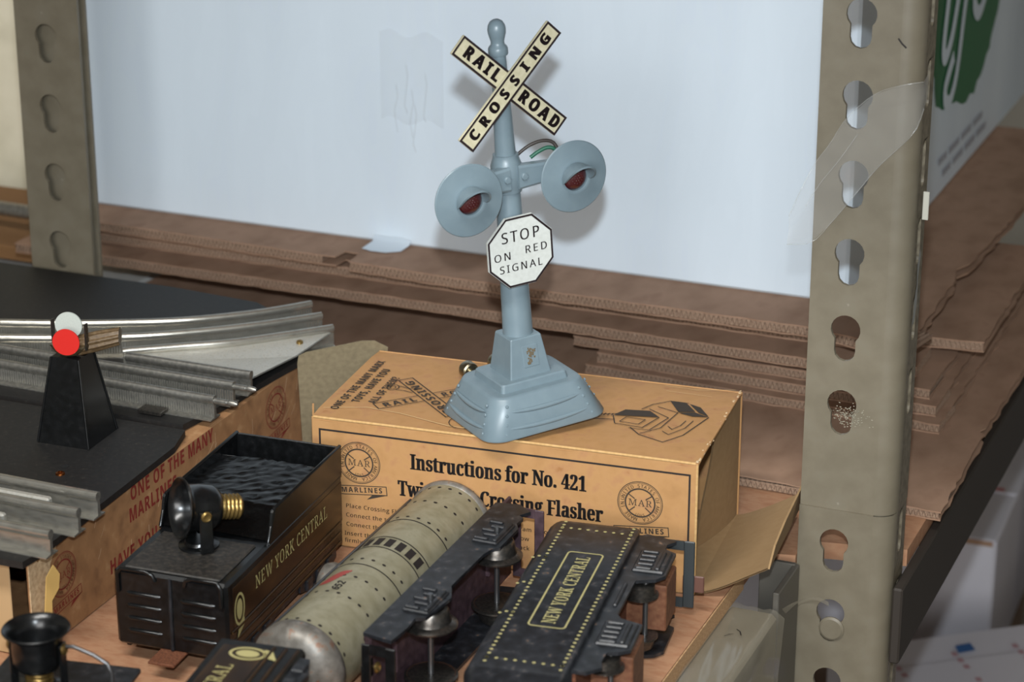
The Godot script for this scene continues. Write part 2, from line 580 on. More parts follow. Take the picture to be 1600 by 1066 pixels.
# plate in the xy plane with one hole, cut in two halves along the hole's middle
func plate_cell(b: B, x0: float, x1: float, y0: float, y1: float, hole: Array, z0: float, z1: float):
	var cx := 0.0
	var top := -1e9
	var bot := 1e9
	for p in hole:
		cx += p.x
		top = maxf(top, p.y)
		bot = minf(bot, p.y)
	cx /= hole.size()
	# sort the hole's border into a right and a left chain from bottom to top
	var right := []
	var left := []
	for p in hole:
		if p.x > cx + 1e-6: right.append(p)
		elif p.x < cx - 1e-6: left.append(p)
	var order := func(a, q): return a.y < q.y
	# chains follow the outline: the hole runs from lower right of the head all round
	right.sort_custom(order)
	left.sort_custom(order)
	var pr := [Vector2(cx, y0), Vector2(x1, y0), Vector2(x1, y1), Vector2(cx, y1), Vector2(cx, top)]
	right.reverse()
	pr.append_array(right)
	pr.append(Vector2(cx, bot))
	var pl := [Vector2(cx, y0), Vector2(cx, bot)]
	pl.append_array(left)
	pl.append_array([Vector2(cx, top), Vector2(cx, y1), Vector2(x0, y1), Vector2(x0, y0)])
	b.prism(pr, z0, z1)
	b.prism(pl, z0, z1)
func slot_hole(c: Vector2, w: float, h: float) -> Array:
	var o := []
	for i in 7:
		var a := PI * i / 6.0
		o.append(c + Vector2(cos(a) * w, h + sin(a) * w))
	for i in 7:
		var a := PI + PI * i / 6.0
		o.append(c + Vector2(cos(a) * w, -h + sin(a) * w))
	return o
# an angle-iron upright: a face with keyholes, a rounded corner, a flange with slots
func upright(root: Node3D, y_from: float, y_to: float, hole0: float, w: float, flange: float, m: Material, m2: Material, pitch := 0.0333, hs := 1.0):
	var b := B.new()
	var th := 0.0018
	var r := 0.0085
	var xe := w - r
	var n0 := int(ceil((y_from - hole0 + 0.02) / pitch))
	var n1 := int(floor((y_to - hole0 - 0.012) / pitch))
	var ylo := hole0 + n0 * pitch - pitch / 2 - 0.003
	b.box(Vector3(xe / 2, (y_from + ylo) / 2, -th / 2), Vector3(xe, ylo - y_from, th))
	for n in range(n0, n1 + 1):
		var hy := hole0 + n * pitch
		plate_cell(b, 0, xe, hy - pitch / 2 - 0.003, hy + pitch / 2 - 0.003, keyhole(Vector2(w * 0.39, hy), hs), -th, 0)
	var yhi := hole0 + n1 * pitch + pitch / 2 - 0.003
	b.box(Vector3(xe / 2, (y_to + yhi) / 2, -th / 2), Vector3(xe, y_to - yhi, th))
	part("keyhole_face", b, m, root)
	b = B.new()
	for q in [[r, 1.0], [r - th, -1.0]]:
		b.smooth()
		for i in 10:
			var a0 := PI / 2 - PI / 2 * i / 10.0
			var a1 := PI / 2 - PI / 2 * (i + 1) / 10.0
			var p0 := Vector3(xe + cos(a0) * q[0], 0, -r + sin(a0) * q[0])
			var p1 := Vector3(xe + cos(a1) * q[0], 0, -r + sin(a1) * q[0])
			var lo := Vector3(0, y_from, 0)
			var hi := Vector3(0, y_to, 0)
			if q[1] > 0: b.quad(p0 + lo, p1 + lo, p1 + hi, p0 + hi)
			else: b.quad(p1 + lo, p0 + lo, p0 + hi, p1 + hi)
	part("rounded_corner", b, m, root)
	b = B.new()
	# flange in the plane x = w, built flat and turned
	b.x = Transform3D(Basis(Vector3(0, 0, -1), Vector3(0, 1, 0), Vector3(1, 0, 0)), Vector3(w, 0, -r))
	b.box(Vector3(flange / 2, (y_from + ylo) / 2, -th / 2), Vector3(flange, ylo - y_from, th))
	for n in range(n0, n1 + 1):
		var hy := hole0 + n * pitch
		plate_cell(b, 0, flange, hy - pitch / 2 - 0.003, hy + pitch / 2 - 0.003, slot_hole(Vector2(flange * 0.42, hy + 0.004), 0.0026, 0.0075), -th, 0)
	b.box(Vector3(flange / 2, (y_to + yhi) / 2, -th / 2), Vector3(flange, y_to - yhi, th))
	part("slotted_flange", b, m2, root)

func make_rack():
	# near upright on the right, in two lengths joined one over the other
	var up := thing("rack_upright", "tan steel keyhole upright at the right, upper length with clear tape", "rack post", T(Vector3(0.0302, 0.027, -0.05)), "keyhole uprights")
	upright(up, 0.0, 0.331, 0.2086 - 0.027, 0.0408, 0.0155, mats.tan_metal, mats.dark_tan_metal)
	var low := thing("rack_upright", "tan steel keyhole upright at the right, lower length below the joint", "rack post", T(Vector3(0.0302, -0.9, -0.0488)), "keyhole uprights")
	upright(low, 0.0, 0.927, 0.0118 + 0.9, 0.0408, 0.0155, mats.tan_metal, mats.dark_tan_metal)
	var b := B.new()
	# pressed round marks and bolt on the lower length
	for c in [Vector2(0.0168, 0.9 - 0.029), Vector2(0.0168, 0.9 - 0.0625)]:
		b = B.new()
		b.lathe([Vector2(0.0056, 0), Vector2(0.0056, 0.0006), Vector2(0.0046, 0.0012), Vector2(0.0, 0.0012)], 24, Transform3D(Basis(Vector3.RIGHT, PI / 2), Vector3(c.x, c.y, 0)))
		part("rivet", b, mats.tan_metal, low)
	b = B.new()
	b.x = T(Vector3(0, 0, 0.0004))
	b.stroke([Vector2(0.0312, 0.2335 - 0.027), Vector2(0.0328, 0.2315 - 0.027), Vector2(0.0346, 0.230 - 0.027)], 0.0007)
	part("pen_mark", b, mats.ink, up)
	# chipped white paint and grey smear
	b = B.new()
	b.x = T(Vector3(0, 0, 0.0003))
	var rg := RandomNumberGenerator.new()
	rg.seed = 4
	for i in 130:
		var c := Vector2(0.019 + rg.randfn() * 0.0035, 0.0705 - 0.027 + rg.randfn() * 0.0025)
		var pl := []
		for k in 6:
			pl.append(c + Vector2(cos(k * TAU / 6), sin(k * TAU / 6) * 0.6) * rg.randf_range(0.00012, 0.0006))
		b.fill(pl)
	part("tape_residue", b, solid("residue", "#8f8978", 0.8), up)
	b = B.new()
	b.x = Transform3D(Basis(Vector3(0, 0, -1), Vector3(0, 1, 0), Vector3(1, 0, 0)), Vector3(0.0411, 0, -0.0085))
	b.fill([Vector2(0.002, 0.083), Vector2(0.006, 0.084), Vector2(0.009, 0.091), Vector2(0.0085, 0.103), Vector2(0.011, 0.112), Vector2(0.009, 0.115), Vector2(0.006, 0.109), Vector2(0.007, 0.1), Vector2(0.004, 0.094), Vector2(0.0035, 0.088)])
	part("grey_paint_smear", b, solid("smear", "#8d8d8a", 0.6), up)
	# clear tape stuck round the upright with a loose end
	b = B.new()
	var rows := [[Vector3(0.0225, 0.158, -0.0415), Vector3(0.0222, 0.146, -0.0405)], [Vector3(0.0265, 0.169, -0.044), Vector3(0.031, 0.1462, -0.0455)], [Vector3(0.031, 0.180, -0.0465), Vector3(0.038, 0.1545, -0.0478)],
		[Vector3(0.0372, 0.1892, -0.0455), Vector3(0.048, 0.1685, -0.0485)], [Vector3(0.0432, 0.2, -0.0465), Vector3(0.056, 0.18, -0.0485)], [Vector3(0.0535, 0.2105, -0.0478), Vector3(0.064, 0.189, -0.0487)],
		[Vector3(0.0645, 0.2155, -0.0478), Vector3(0.0705, 0.197, -0.0498)], [Vector3(0.0725, 0.217, -0.0512), Vector3(0.0723, 0.205, -0.0535)], [Vector3(0.0727, 0.219, -0.058), Vector3(0.0725, 0.208, -0.0582)]]
	var grid := []
	for i in rows.size():
		var row := []
		for k in 7:
			var u := k / 6.0
			var p: Vector3 = rows[i][0].lerp(rows[i][1], u)
			p.z += 0.0007 * sin(u * 9.0 + i * 2.1) + 0.0012 * exp(-pow((u - 0.04) * 9, 2))
			row.append(p)
		grid.append(row)
	b.loft(grid, false, false, true)
	for i in grid.size():
		for k in 7:
			grid[i][k] -= Vector3(0, 0, 0.00008)
	b.loft(grid, false, false, true)
	var tp := part("clear_tape", b, mats.clear_tape, self)
	var fold := solid("tape_fold", Color(0.85, 0.85, 0.83, 0.14), 0.2)
	fold.transparency = BaseMaterial3D.TRANSPARENCY_ALPHA
	for e in [0, 2, 6]:
		b = B.new()
		var lp := []
		for i in range(0 if e != 2 else 1, 8 if e != 2 else 5):
			lp.append(grid[i][e] + Vector3(0, 0, 0.0002))
		b.tube(curved(lp, 20), 0.00016, 6)
		part("tape_crease", b, fold, tp)
	tag(tp, "crumpled clear tape with a loose end across the right upright", "tape")
	b = B.new()
	b.box(Vector3(0.0745, 0.1635, -0.0585), Vector3(0.0025, 0.012, 0.0008), 0.0002, T())
	tag(part("plastic_clip", b, solid("clip_white", "#b4b1a4", 0.6), self), "small white plastic strip stuck on the right upright's flange", "clip")

	# far upright at the left
	var far := thing("rack_upright", "tan steel keyhole upright at the far left beside the white carton", "rack post", T(Vector3(-0.4163, -0.9, -0.145)), "keyhole uprights")
	b = B.new()
	b.box(Vector3(0.0187, 0.45, -0.0009), Vector3(0.0374, 0.9, 0.0018))
	for n in 13:
		var hy := 0.9 + 0.0181 + n * 0.0366
		plate_cell(b, 0, 0.0374, hy - 0.0181, hy + 0.0185, keyhole(Vector2(0.0178, hy + 0.0063)), -0.0018, 0)
	part("keyhole_face", b, mats.tan_metal, far)
	b = B.new()
	b.box(Vector3(0.0009, 0.7, -0.0178), Vector3(0.0018, 1.375, 0.032), 0.0006)
	part("flange", b, mats.tan_metal, far)
	b = B.new()
	b.box(Vector3(0.0195, 0.7, -0.009), Vector3(0.0345, 1.37, 0.0016))
	part("inner_channel", b, mats.tan_metal, far)

	# the shelf board: plywood, wider behind the upright
	b = B.new()
	var out := [Vector2(-0.412, -0.42), Vector2(0.012, -0.42), Vector2(0.0115, 0.03), Vector2(0.0112, 0.0505), Vector2(0.028, 0.0545), Vector2(0.0295, 0.071), Vector2(0.0655, 0.0775), Vector2(0.0715, 0.0785), Vector2(0.0715, 0.44), Vector2(-0.412, 0.44)]
	b.x = Transform3D(Basis(Vector3(1, 0, 0), Vector3(0, 0, -1), Vector3(0, 1, 0)), Vector3.ZERO)
	b.prism(out, -0.008, 0.0)
	var board := thing("shelf_board", "worn reddish plywood shelf board under the toy trains", "shelf board", T())
	part("panel", b, mats.plywood, board)
	b = B.new()
	b.box(Vector3(0.01215, -0.004, 0.195), Vector3(0.0006, 0.0078, 0.449))
	part("edge_band", b, mats.ply_edge, board)
	# unseen board added above the view to shade the back of the shelf
	b = B.new()
	b.box(Vector3(-0.13, 0.365, -0.245), Vector3(0.6, 0.012, 0.71), 0.001)
	tag(part("added_shade_board", b, mats.plywood, self), "added plywood board above the view that shades the back of the shelf", "shelf board")
	# the beam under the board's right edge, its end plates and old tape
	var beam := thing("shelf_beam", "tan steel side beam along the board edge wrapped in old clear tape", "shelf beam", T())
	b = B.new()
	b.box(Vector3(0.0215, -0.031, 0.2), Vector3(0.0215, 0.045, 0.43), 0.002)
	part("rail", b, mats.tan_metal, beam)
	b = B.new()
	b.box(Vector3(0.0305, -0.0365, -0.032), Vector3(0.0028, 0.072, 0.031), 0.0004)
	b.box(Vector3(0.0225, -0.0365, -0.0465), Vector3(0.0160, 0.073, 0.0026), 0.0004)
	part("end_bracket", b, solid("bracket_steel", "#5e5a53", 0.4, 0.3), beam)
	b = B.new()
	grid = []
	for i in 15:
		var z := -0.014 + i * 0.016
		var row := []
		for k in 13:
			var u := k / 12.0
			var p: Vector3
			if u < 0.65:
				p = Vector3(0.0128 + u / 0.65 * 0.021, -0.0066 - 0.0012 * sin(u * 5.0 + i * 1.3) * 0.5 - 0.0006 * u, z)
			else:
				p = Vector3(0.0345 + 0.001 * sin(i * 2.2 + u * 12), -0.0075 - (u - 0.65) / 0.35 * 0.05, z)
			p.y += 0.0005 * sin(i * 3.7 + k * 2.3)
			row.append(p)
		grid.append(row)
	b.loft(grid, false, false, true)
	part("wrapped_tape", b, mats.old_tape, beam)
	b = B.new()
	grid = []
	for i in 6:
		var u := i / 5.0
		grid.append([Vector3(0.0325 + 0.019 * u, -0.009 + 0.006 * sin(u * 2.6) , -0.02 - 0.004 * u), Vector3(0.0325 + 0.017 * u, -0.014 + 0.006 * sin(u * 2.8) + 0.004 * u, -0.026 - 0.006 * u)])
	b.loft(grid, false, false, true)
	part("loose_tape_end", b, mats.old_tape, beam)
	b = B.new()
	b.x = Transform3D(Basis(Vector3.RIGHT, -PI / 2), Vector3(0, -0.0052, 0))
	b.stroke([Vector2(0.0205, -0.0175), Vector2(0.0225, -0.0165), Vector2(0.0195, -0.0195)], 0.0004)
	b.stroke([Vector2(0.0225, -0.012), Vector2(0.0245, -0.0135), Vector2(0.0258, -0.0165)], 0.0005)
	part("hair", b, mats.ink, beam)

# ---------------------------------------------------------------- flattened cardboard
func cardboard(label: String, outline: Array, y: float, th: float, seed_: int, flutes: Array):
	var rg := RandomNumberGenerator.new()
	rg.seed = seed_
	var root := thing("cardboard_sheet", label, "cardboard", T(Vector3(0, y, 0)), "flattened cardboard under the white carton")
	for layer in 2:
		var p := []
		for i in outline.size():
			var a: Vector2 = outline[i]
			var c: Vector2 = outline[(i + 1) % outline.size()]
			var n := maxi(1, int(a.distance_to(c) / 0.006))
			var nn := (c - a).normalized().orthogonal()
			for k in n:
				p.append(a.lerp(c, float(k) / n) + (nn * rg.randf_range(-0.0007, 0.0007) if k > 0 else Vector2.ZERO))
		var b := B.new()
		b.x = Transform3D(Basis(Vector3(1, 0, 0), Vector3(0, 0, -1), Vector3(0, 1, 0)), Vector3.ZERO)
		var z0 := 0.0 if layer == 0 else th - 0.0007
		b.prism(p, z0, z0 + 0.0007)
		part("liner", b, mats.sheet, root)
	var b := B.new()
	for f in flutes:
		var p0: Vector2 = f[0]
		var p1: Vector2 = f[1]
		var d := (p1 - p0).normalized()
		var inw := d.orthogonal() * -1.0
		if f.size() > 2: inw = -inw
		var len_ := p0.distance_to(p1)
		var n := int(len_ / 0.0024 * 6)
		var r0 := []
		var r1 := []
		for i in n + 1:
			var s := len_ * i / n
			var h := th / 2 + (th / 2 - 0.0008) * sin(s / 0.0024 * TAU)
			var q0 := p0 + d * s + inw * (0.0004 * rg.randf())
			var q1 := p0 + d * s + inw * 0.03
			r0.append(Vector3(q0.x, h, -q0.y))
			r1.append(Vector3(q1.x, h, -q1.y))
		var w0 := p0 + inw * 0.0007
		var w1 := p1 + inw * 0.0007
		b.flat()
		b.quad(Vector3(w0.x, 0.0005, -w0.y), Vector3(w1.x, 0.0005, -w1.y), Vector3(w1.x, th - 0.0005, -w1.y), Vector3(w0.x, th - 0.0005, -w0.y))
		b.loft([r0, r1], false, false, true)
		for i in n + 1:
			r0[i] -= Vector3(0, 0.0004, 0)
			r1[i] -= Vector3(0, 0.0004, 0)
		b.loft([r0, r1], false, false, true)
	part("fluting", b, mats.sheet_edge, root)

func make_cardboard():
	# outlines are (x, -z)
	cardboard("lowest and widest flattened cardboard sheet lying on the plywood", [Vector2(-0.41, 0.1195), Vector2(-0.02, 0.1172), Vector2(0.078, 0.1125), Vector2(0.0765, 0.2085), Vector2(0.0735, 0.212), Vector2(0.0755, 0.217), Vector2(0.078, 0.42), Vector2(-0.41, 0.42)], 0.0002, 0.0045, 11, [[Vector2(-0.3, 0.119), Vector2(0.077, 0.1127)]])
	cardboard("flattened cardboard sheet, second from the plywood", [Vector2(-0.13, 0.2105), Vector2(0.0565, 0.2), Vector2(0.058, 0.42), Vector2(-0.13, 0.42)], 0.0049, 0.005, 12, [[Vector2(-0.13, 0.2105), Vector2(0.056, 0.2002)]])
	cardboard("flattened cardboard sheet, third from the plywood", [Vector2(-0.125, 0.2145), Vector2(0.0525, 0.2085), Vector2(0.051, 0.42), Vector2(-0.125, 0.42)], 0.0101, 0.0055, 13, [[Vector2(-0.125, 0.2145), Vector2(0.052, 0.2087)]])
	cardboard("flattened cardboard sheet, fourth from the plywood", [Vector2(-0.14, 0.2195), Vector2(0.0475, 0.2155), Vector2(0.049, 0.42), Vector2(-0.14, 0.42)], 0.0158, 0.005, 14, [[Vector2(-0.14, 0.2195), Vector2(0.047, 0.2157)]])
	cardboard("flattened cardboard sheet, fifth from the plywood and set back", [Vector2(-0.135, 0.2325), Vector2(0.037, 0.229), Vector2(0.038, 0.42), Vector2(-0.135, 0.42)], 0.021, 0.0055, 15, [[Vector2(-0.135, 0.2325), Vector2(0.037, 0.2292)]])
	cardboard("long flattened cardboard sheet second below the white carton", [Vector2(-0.47, 0.208), Vector2(-0.2, 0.2085), Vector2(0.02, 0.2045), Vector2(0.021, 0.256), Vector2(0.0635, 0.2605), Vector2(0.062, 0.42), Vector2(-0.47, 0.42)], 0.0268, 0.0055, 16, [[Vector2(-0.47, 0.208), Vector2(-0.2, 0.2085)], [Vector2(-0.2, 0.2085), Vector2(0.02, 0.2045)], [Vector2(0.022, 0.2562), Vector2(0.063, 0.2603)]])
	cardboard("narrow folded cardboard strip between the upper sheets", [Vector2(-0.46, 0.228), Vector2(0.01, 0.226), Vector2(0.012, 0.42), Vector2(-0.46, 0.42)], 0.0326, 0.0052, 17, [[Vector2(-0.46, 0.228), Vector2(0.01, 0.226)]])
	cardboard("top flattened cardboard sheet directly under the white carton", [Vector2(-0.46, 0.2165), Vector2(-0.28, 0.2115), Vector2(-0.272, 0.2118), Vector2(-0.271, 0.222), Vector2(-0.263, 0.221), Vector2(-0.262, 0.2075), Vector2(-0.2, 0.2045), Vector2(-0.013, 0.2045), Vector2(0.0395, 0.192), Vector2(0.0385, 0.30), Vector2(0.0355, 0.318), Vector2(0.0395, 0.328), Vector2(0.0445, 0.42), Vector2(0.047, 0.6), Vector2(-0.46, 0.6)], 0.0435, 0.0055, 18, [[Vector2(-0.46, 0.2165), Vector2(-0.28, 0.2115)], [Vector2(-0.262, 0.2075), Vector2(-0.2, 0.2045)], [Vector2(-0.2, 0.2045), Vector2(-0.013, 0.2045)], [Vector2(-0.013, 0.2045), Vector2(0.039, 0.1922)]])
	cardboard("cardboard sheet packed under the top sheet, set well back", [Vector2(-0.44, 0.25), Vector2(0.0, 0.25), Vector2(0.0, 0.42), Vector2(-0.44, 0.42)], 0.038, 0.0053, 19, [])

# ---------------------------------------------------------------- the white carton behind
func make_white_carton():
	var root := thing("white_carton", "large white cardboard carton with a green emblem on its right side", "carton", T(Vector3(-0.24, 0.0491, -0.48)))
	var b := B.new()
	b.box(Vector3(0.0035, 0.15, 0), Vector3(0.467, 0.30, 0.475), 0.0015)
	part("body", b, mats.white_card, root)
	# green emblem with white script on the right side (plane x = -0.01)
	var tr := Transform3D(Basis(Vector3(0, 0, -1), Vector3(0, 1, 0), Vector3(1, 0, 0)), Vector3(0.2373, -0.0491, 0.48))
	b = B.new()
	var rg := RandomNumberGenerator.new()
	rg.seed = 9
	var pl := []
	for i in 60:
		var a := TAU * i / 60
		var r := 1.0 + rg.randf_range(-0.05, 0.05) + 0.05 * sin(a * 5 + 1)
		pl.append(Vector2(0.487 + cos(a) * 0.09 * r, 0.146 + sin(a) * 0.054 * r))
	b.fill(pl, tr)
	part("green_emblem", b, solid("emblem_green", "#12663c", 0.5), root)
	tr.origin.x += 0.0007
	b = B.new()
	var s := func(pts: Array, w: float):
		var c := Curve2D.new()
		for i in pts.size():
			var h: Vector2 = (pts[mini(i + 1, pts.size() - 1)] - pts[maxi(i - 1, 0)]) / 6.0
			c.add_point(pts[i], -h, h)
		var q := []
		for p in c.tessellate(4, 4):
			q.append(p)
		b.stroke(q, w, tr)
	s.call([Vector2(0.436, 0.2), Vector2(0.429, 0.165), Vector2(0.424, 0.14), Vector2(0.431, 0.132), Vector2(0.444, 0.142), Vector2(0.456, 0.165)], 0.009)
	s.call([Vector2(0.49, 0.2), Vector2(0.472, 0.15), Vector2(0.463, 0.118), Vector2(0.45, 0.1035), Vector2(0.438, 0.105), Vector2(0.435, 0.114), Vector2(0.446, 0.124), Vector2(0.452, 0.128)], 0.0085)
	s.call([Vector2(0.53, 0.2), Vector2(0.502, 0.165), Vector2(0.499, 0.148), Vector2(0.514, 0.14), Vector2(0.532, 0.152), Vector2(0.55, 0.18)], 0.009)
	part("white_script", b, mats.white_card, root)
	b = B.new()
	for row in 2:
		var u := 0.43 + row * 0.012
		for k in 22:
			if k % 6 == 4: continue
			b.stroke([Vector2(u + k * 0.0052, 0.0715 - row * 0.0095), Vector2(u + k * 0.0052 + 0.003, 0.0715 - row * 0.0095)], 0.0042, tr)
	part("grey_print", b, solid("grey_print", "#8d8a92", 0.7), root)
	# wrinkled clear tape on the front
	b = B.new()
	rg.seed = 21
	var grid := []
	for i in 13:
		var row := []
		for k in 14:
			var x := -0.258 + i * 0.003
			var y := 0.118 + k * 0.0036 + 0.002 * sin(i * 0.9)
			row.append(Vector3(x + 0.24, y - 0.0491, -0.2424 + 0.48 + 0.0004 + 0.0004 * absf(sin(i * 2.7 + k * 0.35)) * rg.randf()))
		grid.append(row)
	b.loft(grid, false, false, true)
	part("wrinkled_tape", b, mats.clear_tape, root)
	for i in 5:
		b = B.new()
		var p := Vector3(-0.014 + 0.011 * rg.randf() + 0.004 * i, 0.078 + rg.randf() * 0.03, 0.2382)
		b.tube([p, p + Vector3(0.0012, -0.006, 0.0004), p + Vector3(-0.001, -0.014 - 0.01 * rg.randf(), 0.0002), p + Vector3(0.0005, -0.026, 0.0)], 0.00022, 6)
		part("tape_wrinkle", b, mats.clear_tape, root)
	b = B.new()
	b.loft([[Vector3(-0.0235, 0.004, 0.2379), Vector3(-0.016, 0.0035, 0.2379), Vector3(-0.0085, 0.004, 0.2379), Vector3(-0.002, 0.003, 0.2379)], [Vector3(-0.0235, 0.0012, 0.2405), Vector3(-0.016, 0.0012, 0.241), Vector3(-0.0085, 0.0012, 0.241), Vector3(-0.002, 0.0012, 0.2405)], [Vector3(-0.0245, 0.0004, 0.252), Vector3(-0.0175, 0.0005, 0.2545), Vector3(-0.0095, 0.0005, 0.254), Vector3(-0.003, 0.0004, 0.249)]], false, false, true)
	part("torn_flap", b, mats.white_card, root)

# ---------------------------------------------------------------- the crossing flasher's own box
const BW := 171.0
const BD := 84.0
const BH := 60.0
func make_flasher_box():
	# local millimetres: x to the right end, z to the printed front, base at y = 0
	var root := thing("flasher_box", "yellow kraft instruction box with open end flaps under the crossing flasher", "box", T(Vector3(0, 0.0003, 0), Vector3(0, 5, 0)))
	var th := 0.9
	var b := mm()
	b.box(Vector3(-BW / 2, BH / 2, -th / 2), Vector3(BW, BH, th), 0.35)
	part("front_panel", b, mats.kraft, root)
	b = mm()
	b.box(Vector3(-BW / 2, BH / 2, -BD + th / 2), Vector3(BW, BH, th), 0.35)
	part("back_panel", b, mats.kraft, root)
	b = mm()
	# top with a gentle sag and a worn front edge
	var rings := []
	for i in 25:
		var x := -BW + BW * i / 24.0
		var ring := []
		var edge := 0.5 * sin(i * 1.7) * 0.4
		for k in 9:
			var u := k / 8.0
			ring.append(Vector3(x, BH + 0.5 - 0.5 * sin(PI * u) * sin(PI * i / 24.0) - (0.9 if (k == 0 or k == 8) else 0.0), -u * BD + (edge if k == 0 else 0.0)))
		rings.append(ring)
	b.loft(rings, false, false, true)
	for r in rings:
		for k in 9:
			r[k].y -= 0.8
	b.loft(rings, false, false, true)
	part("top_panel", b, mats.kraft, root)
	b = mm()
	b.box(Vector3(-BW / 2, th / 2, -BD / 2), Vector3(BW, th, BD), 0.3)
	part("bottom_panel", b, mats.kraft_inside, root)
	# right end: two dust flaps and the fallen end flap with its tuck
	b = mm()
	b.prism([Vector2(0, 1), Vector2(7, 3), Vector2(8.5, 28), Vector2(9, 48), Vector2(7.5, 57), Vector2(0, 59.5)], -0.4, 0.4, Transform3D(Basis(Vector3.UP, deg_to_rad(103)), Vector3(-0.6, 0, -0.4)))
	part("dust_flap", b, mats.kraft, root)
	b = mm()
	rings = []
	for i in 9:
		var y := 1.0 + 58.0 * i / 8.0
		var ring := []
		var wide := 40.0 + 3.0 * sin(i * 0.8)
		for k in 9:
			var u := k / 8.0
			ring.append(Vector3(-0.6 - 9.0 * pow(u, 1.6) * (1.0 - 0.75 * i / 8.0), y, -BD + 0.5 + u * wide))
		rings.append(ring)
	b.loft(rings, false, false, true)
	for r in rings:
		for k in 9:
			r[k].x -= 0.7
	b.loft(rings, false, false, true)
	part("dust_flap", b, mats.kraft_inside, root)
	b = mm()
	rings = []
	for i in 10:
		var u := i / 9.0
		var x := -0.3 + 31.0 * u
		var y := 0.9 + 16.0 * pow(u, 1.25)
		rings.append([Vector3(x, y, -1.0 + 1.5 * sin(u * 6.0) * 0.5), Vector3(x, y + 0.6 * sin(u * PI), -40), Vector3(x - 1.0 * u, y, -BD + 1.5)])
	b.loft(rings, false, false, true)
	for r in rings:
		for k in 3:
			r[k].y -= 0.8
	b.loft(rings, false, false, true)
	var ef := part("end_flap", b, mats.kraft_inside, root, "fallen end flap showing its dull inner side")
	b = mm()
	b.prism([Vector2(-1.0, 16.6), Vector2(-3, 27), Vector2(-20, 31), Vector2(-55, 32.5), Vector2(-75, 31), Vector2(-82, 24), Vector2(-82.4, 16.6)], -0.4, 0.4, Transform3D(Basis(Vector3(0, 0, 1), Vector3(0.17, 0.985, 0), Vector3(-0.985, 0.17, 0)), Vector3(28.0, 0, 0)))
	part("tuck_flap", b, mats.kraft_inside, ef)
	b = mm()
	rg_frays(b, Vector3(-1, BH, -1), Vector3(-1, BH, -BD), 60, 3)
	part("frayed_edge", b, mats.torn_card, root)
	# left end: big grey flap standing behind, small dust flap
	b = mm()
	b.prism([Vector2(0, 1), Vector2(-4, 61), Vector2(2, 64.6), Vector2(8, 65), Vector2(34, 61.5), Vector2(37.5, 60), Vector2(38.2, 56), Vector2(36.5, 1)], -0.4, 0.4, Transform3D(Basis(Vector3(-0.864, 0, 0.504), Vector3.UP, Vector3(-0.504, 0, -0.864)), Vector3(-BW - 0.4, 0, -BD - 0.6)))
	part("end_flap", b, mats.grey_card, root, "grey-backed flap swung open at the left end")
	b = mm()
	b.prism([Vector2(0, 2), Vector2(0, 57), Vector2(14, 60), Vector2(20, 50), Vector2(18, 6)], -0.4, 0.4, Transform3D(Basis(Vector3.UP, deg_to_rad(112)), Vector3(-BW + 0.5, 0, -1.0)))
	part("dust_flap", b, mats.kraft, root)
	# ---- print on the front: x from the left edge, y from the bottom
	var f := Transform3D(Basis(), Vector3(-BW, 0, 0.12))
	b = mm()
	b.stroke([Vector2(3.8, 2), Vector2(3.8, 54.6), Vector2(167.6, 54.6), Vector2(167.6, 2)], 0.85, f)
	part("printed_border", b, mats.ink, root)
	b = mm()
	text_fit(b, "Instructions for No. 421", "slab", 6.8, f * T(Vector3(45.0, 41.2, 0)), 78.6)
	text_fit(b, "Twin Light Crossing Flasher", "slab", 6.8, f * T(Vector3(39.3, 28.2, 0)), 91.5)
	part("printed_title", b, mats.ink, root)
	b = mm()
	for l in [["1.  Place Crossing Flasher beside the track as shown in diagram below", 19.2], ["2.  Connect the two wires to the posts as in the diagram below", 14.8], ["3.  Connect the Terminal to the clip under the side of the track", 10.4], ["4  Insert the unit", 6.0], ["    firmly into place", 2.6]]:
		text(b, l[0], "sans", 1.9, f * T(Vector3(10.6, l[1], 0)), 1.08, 0.04)
	part("printed_steps", b, mats.ink, root)
	for cx in [21.6, 146.7]:
		b = mm()
		emblem(b, 9.6, f * T(Vector3(cx, 41.0 if cx < 100 else 39.3, 0)))
		part("printed_emblem", b, mats.faded_ink, root)
	# ---- print on the top: local x to the right, y to the back
	var t := Transform3D(Basis(Vector3(1, 0, 0), Vector3(0, 0, -1), Vector3(0, 1, 0)), Vector3(-BW, BH + 0.85, 0))
	b = mm()
	var up := t * Transform3D(Basis(Vector3.BACK, PI / 2), Vector3.ZERO)
	text_fit(b, "ONE OF THE MANY MARX", "bold", 3.6, up * T(Vector3(9, -8.6, 0)), 60.0, 0.05)
	text_fit(b, "TOYS, HAVE YOU", "bold", 3.6, up * T(Vector3(19.5, -14.4, 0)), 41.0, 0.05)
	text_fit(b, "ALL OF THEM?", "bold", 3.6, up * T(Vector3(20.5, -21.8, 0)), 32.0, 0.05)
	part("printed_slogan", b, mats.faded_ink, root)
	b = mm()
	var cr := t * Transform3D(Basis(Vector3.BACK, deg_to_rad(135)), Vector3(41.5, 34.5, 0))
	b.stroke([Vector2(-24, -3.4), Vector2(24, -3.4), Vector2(24, 3.4), Vector2(-24, 3.4)], 0.5, cr, true)
	text_fit(b, "CROSSING", "bold", 3.8, cr * T(Vector3(-21, -1.9, 0)), 42.0, 0.16)
	var rr := t * Transform3D(Basis(Vector3.BACK, deg_to_rad(43)), Vector3(41.5, 34.5, 0))
	b.stroke([Vector2(-3.6, -3.4), Vector2(-25, -3.4), Vector2(-25, 3.4), Vector2(-3.6, 3.4)], 0.5, rr)
	b.stroke([Vector2(3.6, -3.4), Vector2(25, -3.4), Vector2(25, 3.4), Vector2(3.6, 3.4)], 0.5, rr)
